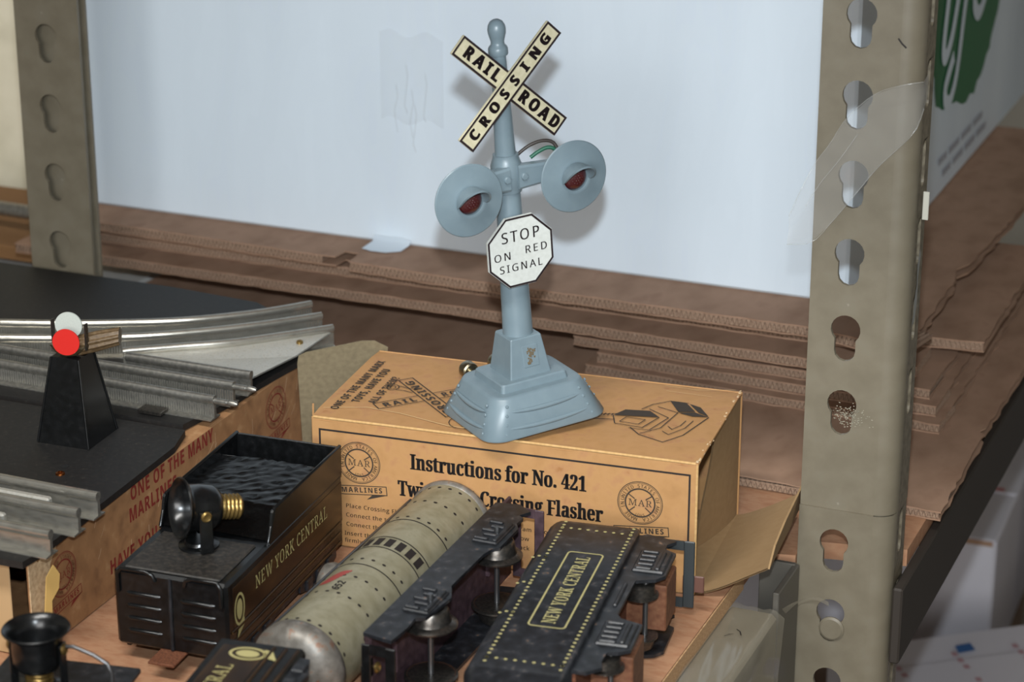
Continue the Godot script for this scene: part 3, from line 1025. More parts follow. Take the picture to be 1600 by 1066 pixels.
	text_fit(b, "RAIL", "bold", 3.8, rr * T(Vector3(-22, -1.9, 0)), 16.0, 0.16)
	text_fit(b, "ROAD", "bold", 3.8, rr * T(Vector3(6, -1.9, 0)), 16.0, 0.16)
	b.stroke(ellipse(2.6, 3.2, 20, Vector2(22.6, 40.5)), 0.45, t, true)
	b.stroke(ellipse(1.2, 1.6, 16, Vector2(22.6, 40.5)), 0.4, t, true)
	b.stroke([Vector2(24.5, 43), Vector2(29, 41.5), Vector2(34, 41)], 0.45, t)
	b.stroke([Vector2(24.5, 38.5), Vector2(29, 38.2), Vector2(33, 37)], 0.45, t)
	b.stroke(circle(7.5, 40, Vector2(66.5, 12)), 0.4, t, true)
	b.stroke(circle(2.6, 24, Vector2(69, 12.5)), 0.4, t, true)
	part("printed_crossbuck", b, mats.faded_ink, root)
	b = mm()
	# drawing of the flasher's foot at the right
	b.fill([Vector2(124, 39), Vector2(127.5, 46.5), Vector2(138, 48.2), Vector2(143.6, 42.4)], t)
	b.fill([Vector2(143.8, 61.6), Vector2(151, 61.5), Vector2(157, 53), Vector2(150, 50.5)], t)
	b.fill([Vector2(152.5, 61), Vector2(158, 58.5), Vector2(163.7, 49.2), Vector2(158.5, 52.5)], t)
	b.fill([Vector2(150.2, 49.8), Vector2(157, 52.2), Vector2(163.7, 48.8), Vector2(157, 47.5)], t)
	b.stroke([Vector2(110, 37), Vector2(118, 38.2), Vector2(125, 41)], 0.5, t)
	b.stroke([Vector2(110, 31.5), Vector2(119, 33), Vector2(126, 34.5)], 0.5, t)
	for k in 8:
		b.stroke([Vector2(112 + k * 1.6, 36.2 + k * 0.3), Vector2(112.6 + k * 1.6, 38.6 + k * 0.3)], 0.55, t)
	b.stroke([Vector2(124, 39), Vector2(127, 30.4), Vector2(139.5, 29.2), Vector2(143.6, 42.4)], 0.5, t)
	b.stroke([Vector2(128.5, 33), Vector2(137, 32.2), Vector2(138.6, 38), Vector2(130, 38.6)], 0.45, t, true)
	b.stroke([Vector2(134, 49), Vector2(137.3, 55.8), Vector2(143.8, 61.9), Vector2(152, 61.6)], 0.5, t)
	b.stroke([Vector2(137, 50.5), Vector2(147.5, 43), Vector2(143, 27.5), Vector2(134, 27)], 0.45, t)
	b.stroke([Vector2(140, 54), Vector2(150, 49.8), Vector2(147, 31), Vector2(140, 22.5)], 0.45, t)
	b.stroke([Vector2(134.5, 28), Vector2(140, 21.5), Vector2(151.6, 16.4), Vector2(158, 26), Vector2(163.9, 48.6)], 0.5, t)
	b.stroke([Vector2(148.5, 28), Vector2(152, 25), Vector2(157, 34), Vector2(158.5, 43)], 0.4, t)
	b.stroke([Vector2(149.5, 34), Vector2(152, 31), Vector2(154.5, 36), Vector2(155.5, 42)], 0.4, t)
	part("printed_foot", b, mats.faded_ink, root)
	# worn pale edges
	for q in [[Vector3(-BW + 1, BH - 0.1, -0.35), Vector3(-BW * 0.66, BH + 0.1, -0.2), Vector3(-BW * 0.33, BH + 0.15, -0.25), Vector3(-1, BH - 0.1, -0.35)], [Vector3(-0.5, 1, -0.4), Vector3(-0.4, BH * 0.5, -0.35), Vector3(-0.5, BH - 0.5, -0.5)]]:
		b = mm()
		b.tube(curved(q, 30), 0.62, 8)
		part("worn_edge", b, mottled("worn_kraft", [[0.0, "#b08a56"], [0.5, "#bd9763"], [1.0, "#c7a26f"]], 0.85, 0.0, 0.02, 0.02), root)
	# pale creases in the board
	for c in [[[Vector2(2, 9), Vector2(20, 15), Vector2(36, 13), Vector2(60, 6), Vector2(86, 5)], 0.4], [[Vector2(137, 79), Vector2(152, 78), Vector2(168, 83)], 0.3], [[Vector2(139, 73), Vector2(160, 72)], 0.25]]:
		b = mm()
		b.stroke(c[0], c[1], t)
		part("crease", b, solid("crease", "#cfae7c", 0.85), root)

func rg_frays(b: B, a: Vector3, c: Vector3, n: int, seed_: int):
	var rg := RandomNumberGenerator.new()
	rg.seed = seed_
	for i in n:
		var p := a.lerp(c, rg.randf()) + Vector3(rg.randf_range(-0.4, 0.6), rg.randf_range(-0.6, 0.3), 0)
		b.box(p, Vector3(rg.randf_range(0.5, 1.4), rg.randf_range(0.4, 1.0), rg.randf_range(0.8, 2.6)), 0.2, T())

# ---------------------------------------------------------------- the crossing flasher
func rrect(w: float, d: float, r: float, y: float, n := 6) -> Array:
	var o := []
	for q in [[1, 1, 0], [-1, 1, 1], [-1, -1, 2], [1, -1, 3]]:
		for i in n + 1:
			var a: float = PI / 2 * (q[2] + float(i) / n)
			o.append(Vector3(q[0] * (w / 2 - r) + cos(a) * r, y, -(q[1] * (d / 2 - r) + sin(a) * r)))
	return o
func curved(p: Array, n := 24) -> Array:
	var c := Curve3D.new()
	for i in p.size():
		var h: Vector3 = (p[mini(i + 1, p.size() - 1)] - p[maxi(i - 1, 0)]) / 6.0
		c.add_point(p[i], -h, h)
	c.bake_interval = maxf(1e-5, p[0].distance_to(p[-1]) / 200.0)
	var o := []
	for i in n + 1:
		o.append(c.sample_baked(c.get_baked_length() * i / n, true))
	return o
func make_flasher():
	var at := Transform3D(Basis.from_euler(Vector3(-0.01, 0.8808, 0.0692)), Vector3(-0.0857, 0.0634, -0.0194))
	var root := thing("crossing_flasher", "grey plastic toy railroad crossing flasher standing on the yellow box", "toy signal", at)
	var g: Material = mats.grey_plastic
	var b := mm()
	var rings := [rrect(58, 50, 9, 0), rrect(58.5, 50.5, 9, 0.8), rrect(44, 38, 8, 15.2), rrect(42.6, 36.6, 7.4, 16.0), rrect(40, 34, 6, 16.2)]
	b.loft(rings, true, true, true)
	part("base", b, g, root)
	b = mm()
	b.loft([rrect(32, 27, 1.5, 16), rrect(31, 26, 1.5, 19.0), rrect(30, 25, 1.5, 19.6)], true, true, false)
	part("base_step", b, g, root)
	b = mm()
	b.loft([rrect(19.5, 19.5, 0.6, 19.4), rrect(14.6, 14.6, 0.6, 36.0), rrect(13.9, 13.9, 0.5, 36.5)], true, true, false)
	part("pedestal", b, g, root)
	# swept ribs and rivets on the four sloping sides
	for side in 4:
		var bas := Basis(Vector3.UP, side * PI / 2)
		var wid := 20.0 if side % 2 == 0 else 16.0
		var off := 25.2 if side % 2 == 0 else 29.2
		for row in 2:
			b = mm()
			b.x = b.x * Transform3D(bas, Vector3.ZERO)
			var y := 4.0 + row * 6.2
			var z := off - y * 0.42
			var pts := []
			var rad := []
			for i in 13:
				var u := i / 12.0 * 2 - 1
				pts.append(Vector3(u * wid * (1.0 - 0.14 * row), y + 1.0 * u * u - 0.4, z - 0.42 * (u * u) + 0.1))
				rad.append(0.15 + 1.0 * sqrt(maxf(0, 1 - u * u)))
			b.tube(pts, rad, 8)
			part("rib", b, g, root)
		for sx in [-1, 1]:
			for k in 4:
				b = mm()
				b.x = b.x * Transform3D(bas, Vector3.ZERO)
				var y := 2.6 + k * 3.5
				b.lathe([Vector2(0.75, -0.3), Vector2(0.72, 0.05), Vector2(0.5, 0.3), Vector2(0, 0.4)], 10, Transform3D(Basis(Vector3.RIGHT, PI / 2 - 0.4), Vector3(sx * (wid + 1.2 - y * 0.30), y, off - y * 0.42)))
				part("rivet", b, g, root)
	# square plaque on the pedestal with torn sticker
	b = mm()
	var pq := Transform3D(Basis(Vector3.RIGHT, -0.147), Vector3(1.0, 28.0, 8.35))
	b.box(Vector3.ZERO, Vector3(7.6, 9.6, 0.6), 0.25, pq)
	part("plaque", b, g, root)
	b = mm()
	var rg := RandomNumberGenerator.new()
	rg.seed = 3
	for i in 60:
		var v := rg.randf()
		var c := Vector2(lerpf(-0.9, 0.6, v) + rg.randfn() * lerpf(0.4, 1.1, v), lerpf(-3.4, 3.4, v))
		b.box(Vector3(c.x, c.y, 0.36), Vector3(rg.randf_range(0.3, 0.9), rg.randf_range(0.3, 0.9), rg.randf_range(0.1, 0.3)), 0.05, pq)
	part("sticker_remains", b, mottled("sticker_glue", [[0.0, "#3b3226"], [0.5, "#655740"], [1.0, "#8a7b60"]], 0.9, 0.0, 0.004, 0.03), root, "torn brown sticker remains")
	# pole with finial
	b = mm()
	b.lathe([Vector2(6.6, 36), Vector2(6.45, 36.6), Vector2(5.2, 99), Vector2(5.0, 100)], 36)
	part("pole", b, g, root, "lower pole")
	b = mm()
	b.lathe([Vector2(4.4, 115.5), Vector2(3.05, 158), Vector2(0.0, 158)], 32)
	part("pole", b, g, root, "upper pole")
	b = mm()
	b.lathe([Vector2(3.0, 157.6), Vector2(3.9, 157.8), Vector2(4.1, 158.4), Vector2(4.1, 160.4), Vector2(3.8, 161.2), Vector2(2.9, 162.2), Vector2(2.75, 163.4), Vector2(3.2, 165), Vector2(3.7, 167), Vector2(3.8, 168.4), Vector2(3.5, 170.2), Vector2(2.6, 171.7), Vector2(1.3, 172.5), Vector2(0, 172.7)], 32, Transform3D(), 40)
	part("finial", b, g, root)
	b = mm()
	b.lathe([Vector2(5.0, 99.5), Vector2(5.9, 99.5), Vector2(6.1, 100.2), Vector2(6.1, 102), Vector2(6.6, 103), Vector2(6.6, 111), Vector2(5.8, 113.2), Vector2(5.4, 114.6), Vector2(5.4, 115.6), Vector2(4.2, 115.8)], 32, Transform3D(), 40)
	part("collar", b, g, root)
	# arm carrying the two lamps
	b = mm()
	for sx in [-1.0, 1.0]:
		var rr := []
		for i in 9:
			var u := i / 8.0
			var xx: float = sx * (2.0 + 20.0 * u)
			var hh := lerpf(5.2, 3.8, u)
			var zc := 5.6 + 0.8 * u
			var ring := [Vector3(xx, 106.6 - hh, zc - 2.4), Vector3(xx, 106.6 - hh, zc + 1.2), Vector3(xx, 106.6 - hh + 1, zc + 1.8), Vector3(xx, 106.6 + hh - 1, zc + 1.8), Vector3(xx, 106.6 + hh, zc + 1.2), Vector3(xx, 106.6 + hh, zc - 2.4)]
			if sx > 0: ring.reverse()
			rr.append(ring)
		b.loft(rr, true, true, false)
	part("arm", b, g, root)
	for x in [-3.6, 4.4]:
		b = mm()
		b.lathe([Vector2(1.7, 0), Vector2(1.7, 0.7), Vector2(1.4, 1.1), Vector2(0, 1.2)], 6, Transform3D(Basis(Vector3.RIGHT, PI / 2), Vector3(x, 106.8, 7.3)))
		part("bolt_head", b, g, root)
	# two lamps
	for sx in [-1, 1]:
		var c := Transform3D(Basis(Vector3.RIGHT, PI / 2), Vector3(sx * 24.4, 104.0, 10.0))
		b = mm()
		b.lathe([Vector2(0, -9), Vector2(5.2, -9), Vector2(6.4, -8.3), Vector2(7.0, -7), Vector2(7.2, 2), Vector2(7.2, 2.6)], 36, c)
		var lamp := part("lamp", b, g, root)
		b = mm()
		b.lathe([Vector2(7.2, 2.2), Vector2(14.6, 2.2), Vector2(15.3, 2.5), Vector2(15.4, 2.9), Vector2(15.0, 3.3), Vector2(9.0, 4.3), Vector2(7.4, 4.7), Vector2(6.4, 4.9), Vector2(5.7, 4.6), Vector2(5.5, 3.6)], 64, c, 35)
		part("disc", b, g, lamp)
		# hood: half tube over the lens
		b = mm()
		var rows := []
		var rows2 := []
		for i in 25:
			var u := i / 24.0
			var a := lerpf(-0.22, PI + 0.22, u)
			var reach := 1.2 + 8.2 * pow(sin(clampf((u * 1.0), 0, 1) * PI), 0.75)
			var o := []
			var n2 := []
			for k in 5:
				var v := k / 4.0
				var r := 6.5 + 0.5 * v
				o.append(Vector3(sx * 24.4 + cos(a) * r, 104.0 + sin(a) * r, 14.4 + reach * v))
				n2.append(Vector3(sx * 24.4 + cos(a) * (r - 0.8), 104.0 + sin(a) * (r - 0.8), 14.4 + reach * v))
			rows.append(o)
			rows2.append(n2)
		b.loft(rows, false, false, true)
		b.loft(rows2, false, false, true)
		for i in 24:
			b.quad(rows[i][4], rows2[i][4], rows2[i + 1][4], rows[i + 1][4])
		for e in [0, 24]:
			for k in 4:
				b.quad(rows[e][k], rows[e][k + 1], rows2[e][k + 1], rows2[e][k])
		part("hood", b, g, lamp)
		# beaded red jewel
		b = mm()
		b.lathe([Vector2(5.7, 3.0), Vector2(5.4, 3.9), Vector2(4.4, 5.0), Vector2(2.8, 5.8), Vector2(1.4, 6.1), Vector2(0, 6.2)], 36, c, 60)
		for ring in 5:
			var n := maxi(1, ring * 6)
			for k in n:
				var a := TAU * k / n
				var r := ring * 1.15
				var h := 6.2 - 0.1 * r * r * 0.93
				b.lathe([Vector2(0.48, -0.1), Vector2(0.34, 0.28), Vector2(0, 0.42)], 8, c * T(Vector3(cos(a) * r, h - 0.1, sin(a) * r)), 80)
		part("red_lens", b, mats.red_lens, lamp, "beaded red lens")
	# wires over the right arm
	b = mm()
	b.tube(curved([Vector3(5, 113, -1), Vector3(8, 115.5, 0), Vector3(12, 117.6, 1), Vector3(17, 118.4, 2), Vector3(21, 117, 3), Vector3(22.5, 113, 4), Vector3(23, 108, 4)]), 0.75, 8)
	part("wire", b, solid("wire_dark", "#3a3430", 0.5), root, "dark wire")
	b = mm()
	b.tube(curved([Vector3(11, 112, 1), Vector3(14, 114.0, 2), Vector3(18, 115.4, 3), Vector3(21, 114.2, 4), Vector3(23, 109, 4)]), 0.85, 8)
	part("wire", b, solid("wire_green", "#1f5a45", 0.5), root, "green wire")
	# crossbuck boards
	var boards := [["RAIL ROAD", Vector3(0.6, 146.0, 7.4), -44.3, 61.5, 9.2], ["CROSSING", Vector3(-0.2, 146.4, 9.2), 43.8, 60.5, 8.4]]
	for q in boards:
		var tr := Transform3D(Basis(Vector3.BACK, deg_to_rad(q[2])), q[1])
		b = mm()
		b.box(Vector3(0, 0, -0.75), Vector3(q[3], q[4], 1.7), 0.3, tr)
		var bd := part("crossbuck_board", b, mats.cream_sign, root)
		tr = tr * T(Vector3(0, 0, 0.14))
		b = mm()
		b.stroke([Vector2(-q[3] / 2 + 0.5, -q[4] / 2 + 0.5), Vector2(q[3] / 2 - 0.5, -q[4] / 2 + 0.5), Vector2(q[3] / 2 - 0.5, q[4] / 2 - 0.5), Vector2(-q[3] / 2 + 0.5, q[4] / 2 - 0.5)], 0.95, tr, true)
		part("black_border", b, mats.sign_ink, bd)
		b = mm()
		if q[0] == "CROSSING":
			for i in 8:
				text(b, "CROSSING"[i], "heavy", 4.4, tr * T(Vector3(-24.6 + i * 6.9, -2.2, 0)), 1.0, 0.0, 0.5)
		else:
			for i in 4:
				text(b, "RAIL"[i], "heavy", 5.0, tr * T(Vector3([-24.6, -18.4, -13.2, -8.6][i], -2.5, 0)), 0.95, 0.0, 0.5)
				text(b, "ROAD"[i], "heavy", 5.0, tr * T(Vector3(8.0 + i * 6.2, -2.5, 0)), 0.95, 0.0, 0.5)
		part("lettering", b, mats.sign_ink, bd)
	b = mm()
	b.box(Vector3(0, 146, 4.6), Vector3(4.0, 7.0, 4.4), 0.4)
	part("board_bracket", b, g, root)
	# eight-sided stop sign
	var oc := Vector3(-1.0, 76.2, 10.0)
	var poly := []
	for i in 8:
		var a := PI / 8 + i * PI / 4
		poly.append(Vector2(cos(a), sin(a)) * 16.4)
	b = mm()
	b.prism(poly, -1.2, 0.0, T(oc))
	var sgn := part("stop_sign", b, mats.white_sign, root)
	b = mm()
	var inner := []
	for p in poly:
		inner.append(p * 0.965)
	var st := T(oc + Vector3(0, 0, 0.14))
	b.stroke(inner, 0.85, st, true)
	part("black_border", b, mats.sign_ink, sgn)
	b = mm()
	text(b, "STOP", "sans", 4.8, st * T(Vector3(0.3, 4.6, 0)), 0.98, 0.14, 0.5)
	text(b, "ON", "sans", 3.3, st * T(Vector3(-8.6, -2.7, 0)), 1.1, 0.14, 0.5)
	text(b, "RED", "sans", 3.3, st * T(Vector3(7.2, -1.6, 0)), 1.1, 0.16, 0.5)
	text(b, "SIGNAL", "sans", 3.3, st * T(Vector3(-0.4, -8.2, 0)), 1.05, 0.16, 0.5)
	part("lettering", b, mats.sign_ink, sgn)
	b = mm()
	b.box(Vector3(-0.5, 76, 6.6), Vector3(4.5, 8, 5.0), 0.4)
	part("sign_bracket", b, g, root)
	# two binding posts at the back
	for x in [-11.5, 2.5]:
		b = mm()
		b.lathe([Vector2(0, -1), Vector2(1.4, -1), Vector2(1.4, 4), Vector2(3.0, 4), Vector2(3.7, 4.6), Vector2(3.9, 5.4), Vector2(3.9, 8.6), Vector2(3.5, 9.4), Vector2(0, 9.6)], 28, Transform3D(Basis(Vector3.RIGHT, -PI / 2), Vector3(x, 12.5, -20.5)))
		part("binding_post", b, mats.old_nickel, root, "knurled nickel binding post")

# ---------------------------------------------------------------- the brown track box
func make_track_box():
	# right side at x = -0.2245, top at y = 0.0435, from z = 0.154 back to z = -0.10
	var root := thing("track_box", "brown cardboard train track box with red print under the track switches", "box", T(Vector3(-0.2245, 0.0003, 0.154)))
	var L := 240.0
	var W := 185.0
	var Hh := 43.2
	var b := mm()
	b.box(Vector3(-0.5, Hh / 2, -L / 2), Vector3(1.0, Hh, L), 0.4)
	part("side_panel", b, mats.brown_card, root)
	b = mm()
	b.box(Vector3(-W + 0.5, Hh / 2, -L / 2), Vector3(1.0, Hh, L), 0.4)
	part("side_panel", b, mats.brown_card, root)
	b = mm()
	b.box(Vector3(-W / 2 - 4, Hh / 2, -0.5), Vector3(W - 10, Hh, 1.0), 0.4)
	part("end_panel", b, solid("pale_card", "#b3946c", 0.85), root, "paler end panel")
	b = mm()
	b.box(Vector3(-W / 2, Hh / 2, -L + 0.5), Vector3(W - 2, Hh, 1.0), 0.4)
	part("end_panel", b, mats.brown_card, root)
	b = mm()
	b.box(Vector3(-W / 2, Hh - 0.5, -L / 2), Vector3(W - 2, 1.0, L - 2), 0.4)
	part("top_panel", b, mats.brown_card, root)
	b = mm()
	b.box(Vector3(-W / 2, 0.5, -L / 2), Vector3(W - 2, 1.0, L - 2), 0.4)
	part("bottom_panel", b, mats.brown_card, root)
	# torn near corner
	b = mm()
	b.prism([Vector2(0, 4), Vector2(5, 2), Vector2(9, 20), Vector2(14, 27), Vector2(15, 35), Vector2(22, 43), Vector2(12, 42), Vector2(7, 39), Vector2(4, 43), Vector2(0, 42)], 0, 0.4, Transform3D(Basis(Vector3(0, 0, -1), Vector3(0, 1, 0), Vector3(1, 0, 0)), Vector3(0.02, 0, 0)))
	part("torn_corner", b, mats.torn_card, root)
	b = mm()
	b.prism([Vector2(3, 2), Vector2(9, 3), Vector2(10, 22), Vector2(14, 26), Vector2(15, 32), Vector2(12, 37), Vector2(8, 33), Vector2(6, 18)], 0, 0.5, Transform3D(Basis(Vector3(0.25, 0, -0.968), Vector3(0, 1, 0), Vector3(0.968, 0, 0.25)), Vector3(0.8, 0, 0)))
	part("torn_strip", b, solid("torn_yellow", "#d9b36a", 0.8), root)
	# red print on the right side: u runs away from the viewer, v up
	var f := Transform3D(Basis(Vector3(0, 0, -1), Vector3(0, 1, 0), Vector3(1, 0, 0)), Vector3(0.15, 0, 0))
	b = mm()
	text(b, "ONE OF THE MANY", "bold", 6.2, f * T(Vector3(77, 36.2, 0)), 0.84, 0.05)
	text(b, "MARLINES", "bold", 6.2, f * T(Vector3(75, 27.0, 0)), 0.86, 0.05)
	text(b, "HAVE YOU ALL OF THEM?", "bold", 6.2, f * T(Vector3(58, 10.5, 0)), 0.86, 0.05)
	part("printed_slogan", b, mats.red_ink, root)
	b = mm()
	emblem(b, 9.4, f * T(Vector3(24, 26.5, 0)))
	part("printed_emblem", b, mats.red_ink, root)
	b = mm()
	emblem(b, 10.0, f * T(Vector3(207, 30, 0)))
	part("printed_emblem", b, mats.red_ink, root)
	b = mm()
	var rg := RandomNumberGenerator.new()
	rg.seed = 77
	for i in 26:
		var p := Vector2(rg.randf_range(45, 230), rg.randf_range(3, 40))
		var a := rg.randf_range(0.3, 1.5)
		var l := rg.randf_range(3, 13)
		b.stroke([p, p + Vector2(cos(a), sin(a)) * l * 0.5 + Vector2(0.4, 0), p + Vector2(cos(a), sin(a)) * l], rg.randf_range(0.12, 0.35), f)
	part("scuff", b, solid("scuff", "#c9a987", 0.9), root)

# ---------------------------------------------------------------- track switches
# tubular tin rail swept along points: round head, web, two feet
func rail(b: B, pts: Array, h := 11.0):
	var prof := [Vector2(-4.2, 0), Vector2(4.2, 0), Vector2(4.2, 0.5), Vector2(1.0, 0.9), Vector2(0.8, h - 4.0), Vector2(1.6, h - 3.2), Vector2(1.9, h - 1.8), Vector2(1.5, h - 0.5), Vector2(0, h), Vector2(-1.5, h - 0.5), Vector2(-1.9, h - 1.8), Vector2(-1.6, h - 3.2), Vector2(-0.8, h - 4.0), Vector2(-1.0, 0.9), Vector2(-4.2, 0.5)]
	var rings := []
	for i in pts.size():
		var d: Vector3 = (pts[mini(i + 1, pts.size() - 1)] - pts[maxi(i - 1, 0)]).normalized()
		var s := d.cross(Vector3.UP).normalized()
		var ring := []
		for p in prof:
			ring.append(pts[i] + s * p.x + Vector3.UP * p.y)
		rings.append(ring)
	var n := prof.size()
	for k in n:
		if k in [4, 5, 6, 7, 8, 9, 10, 11]:
			if k == 4: b.smooth()
		else:
			b.flat()
		for i in rings.size() - 1:
			b.quad(rings[i][k], rings[i][(k + 1) % n], rings[i + 1][(k + 1) % n], rings[i + 1][k])
	b.flat()
	for e in [0, rings.size() - 1]:
		var tri := Geometry2D.triangulate_polygon(PackedVector2Array(prof))
		for i in range(0, tri.size(), 3):
			b.tri(rings[e][tri[i]], rings[e][tri[i + 1]], rings[e][tri[i + 2]])
# pressed ribs on the sides of a rail
func rail_ribs(b: B, pts: Array, step: float, y0: float, y1: float):
	var carry := 0.0
	for i in pts.size() - 1:
		var a: Vector3 = pts[i]
		var d: Vector3 = pts[i + 1] - a
		var l := d.length()
		d /= l
		var s := d.cross(Vector3.UP).normalized()
		var at := carry
		while at < l:
			for sg in [-1.0, 1.0]:
				var p: Vector3 = a + d * at + s * sg * 0.95
				b.quad(p - d * 0.3 + Vector3(0, y0, 0), p + s * sg * 0.35 + Vector3(0, y0, 0), p + s * sg * 0.35 + Vector3(0, y1, 0), p - d * 0.3 + Vector3(0, y1, 0))
				b.quad(p + s * sg * 0.35 + Vector3(0, y0, 0), p + d * 0.3 + Vector3(0, y0, 0), p + d * 0.3 + Vector3(0, y1, 0), p + s * sg * 0.35 + Vector3(0, y1, 0))
			at += step
		carry = at - l
func pin(b: B, p: Vector3, l := 12.0):
	b.lathe([Vector2(1.35, -6), Vector2(1.35, l * 0.55), Vector2(1.1, l * 0.58), Vector2(1.1, l * 0.64), Vector2(1.35, l * 0.67), Vector2(1.3, l * 0.9), Vector2(0.7, l), Vector2(0, l)], 14, Transform3D(Basis(Vector3.BACK, -PI / 2), p))
func line_pts(a: Vector3, c: Vector3, n: int) -> Array:
	var o := []
	for i in n + 1:
		o.append(a.lerp(c, float(i) / n))
	return o
func tower(root: Node3D, c: Vector3):
	# black pyramid stand carrying a red and a white target and a fluted lens drum (millimetres)
	var b := mm()
	var w := 12.5
	var wt := 6.6
	b.x = b.x * Transform3D(Basis(Vector3.UP, 0.04), c)
	b.loft([[Vector3(w, 0, w), Vector3(w, 0, -w), Vector3(-w, 0, -w), Vector3(-w, 0, w)], [Vector3(wt, 38.5, wt), Vector3(wt, 38.5, -wt), Vector3(-wt, 38.5, -wt), Vector3(-wt, 38.5, wt)]], true, true, false)
	for s in [Vector3(1, 0, 1), Vector3(-1, 0, 1), Vector3(1, 0, -1), Vector3(-1, 0, -1)]:
		b.tube([Vector3(s.x * w, 0.3, s.z * w), Vector3(s.x * wt, 38.4, s.z * wt)], 0.55, 6)
	var t := part("switch_stand", b, mats.tin_black, root)
	b = mm()
	b.x = b.x * T(c)
	b.prism([Vector2(-8, 0), Vector2(-5, -3.2), Vector2(0, -4.2), Vector2(5, -3.2), Vector2(8, 0), Vector2(7, 0.3), Vector2(4.5, -2.2), Vector2(0, -3.1), Vector2(-4.5, -2.2), Vector2(-7, 0.3)], -3, 3, T(Vector3(0, 43.0, 2)))
	part("cradle", b, mats.old_nickel, t)
	b = mm()
	b.x = b.x * T(c)
	for s in [-1, 1]:
		b.box(Vector3(s * 8.3, 47.5, 1), Vector3(0.7, 12, 2.4), 0.15)
	part("bracket_strip", b, mats.wheel_steel, t)
	b = mm()
	b.x = b.x * Transform3D(Basis(Vector3.UP, 0.3), c)
	b.lathe([Vector2(0, -0.4), Vector2(5.9, -0.4), Vector2(5.9, 0.4), Vector2(0, 0.4)], 40, Transform3D(Basis(Vector3.RIGHT, PI / 2), Vector3(-0.5, 46.0, 6.5)))
	part("target_disc", b, mats.target_red, t, "bright red target disc")
	b = mm()
	b.x = b.x * Transform3D(Basis(Vector3.UP, 0.3), c)
	b.lathe([Vector2(0, -0.4), Vector2(5.9, -0.4), Vector2(5.9, 0.4), Vector2(0, 0.4)], 40, Transform3D(Basis(Vector3.RIGHT, PI / 2), Vector3(-0.6, 51.6, 0.6)))
	part("target_disc", b, mats.target_white, t, "chipped white target disc")
	b = mm()
	b.x = b.x * Transform3D(Basis(Vector3.UP, 0.35), c)
	var rings := []
	for i in [0, 1, 2]:
		var ring := []
		for k in 48:
			var a := TAU * k / 48
			var r := 4.3 + 0.45 * cos(a * 10)
			ring.append(Vector3(2.0 + i * 9.5, 41.6 + 2.4 * i + cos(a) * r * (0.86 if i == 2 else 1.0), -1 + sin(a) * r * (0.86 if i == 2 else 1.0)))
		rings.append(ring)
	b.loft(rings, true, true, true)
	part("lens_drum", b, mats.lens_brown, t, "brown fluted lens drum")

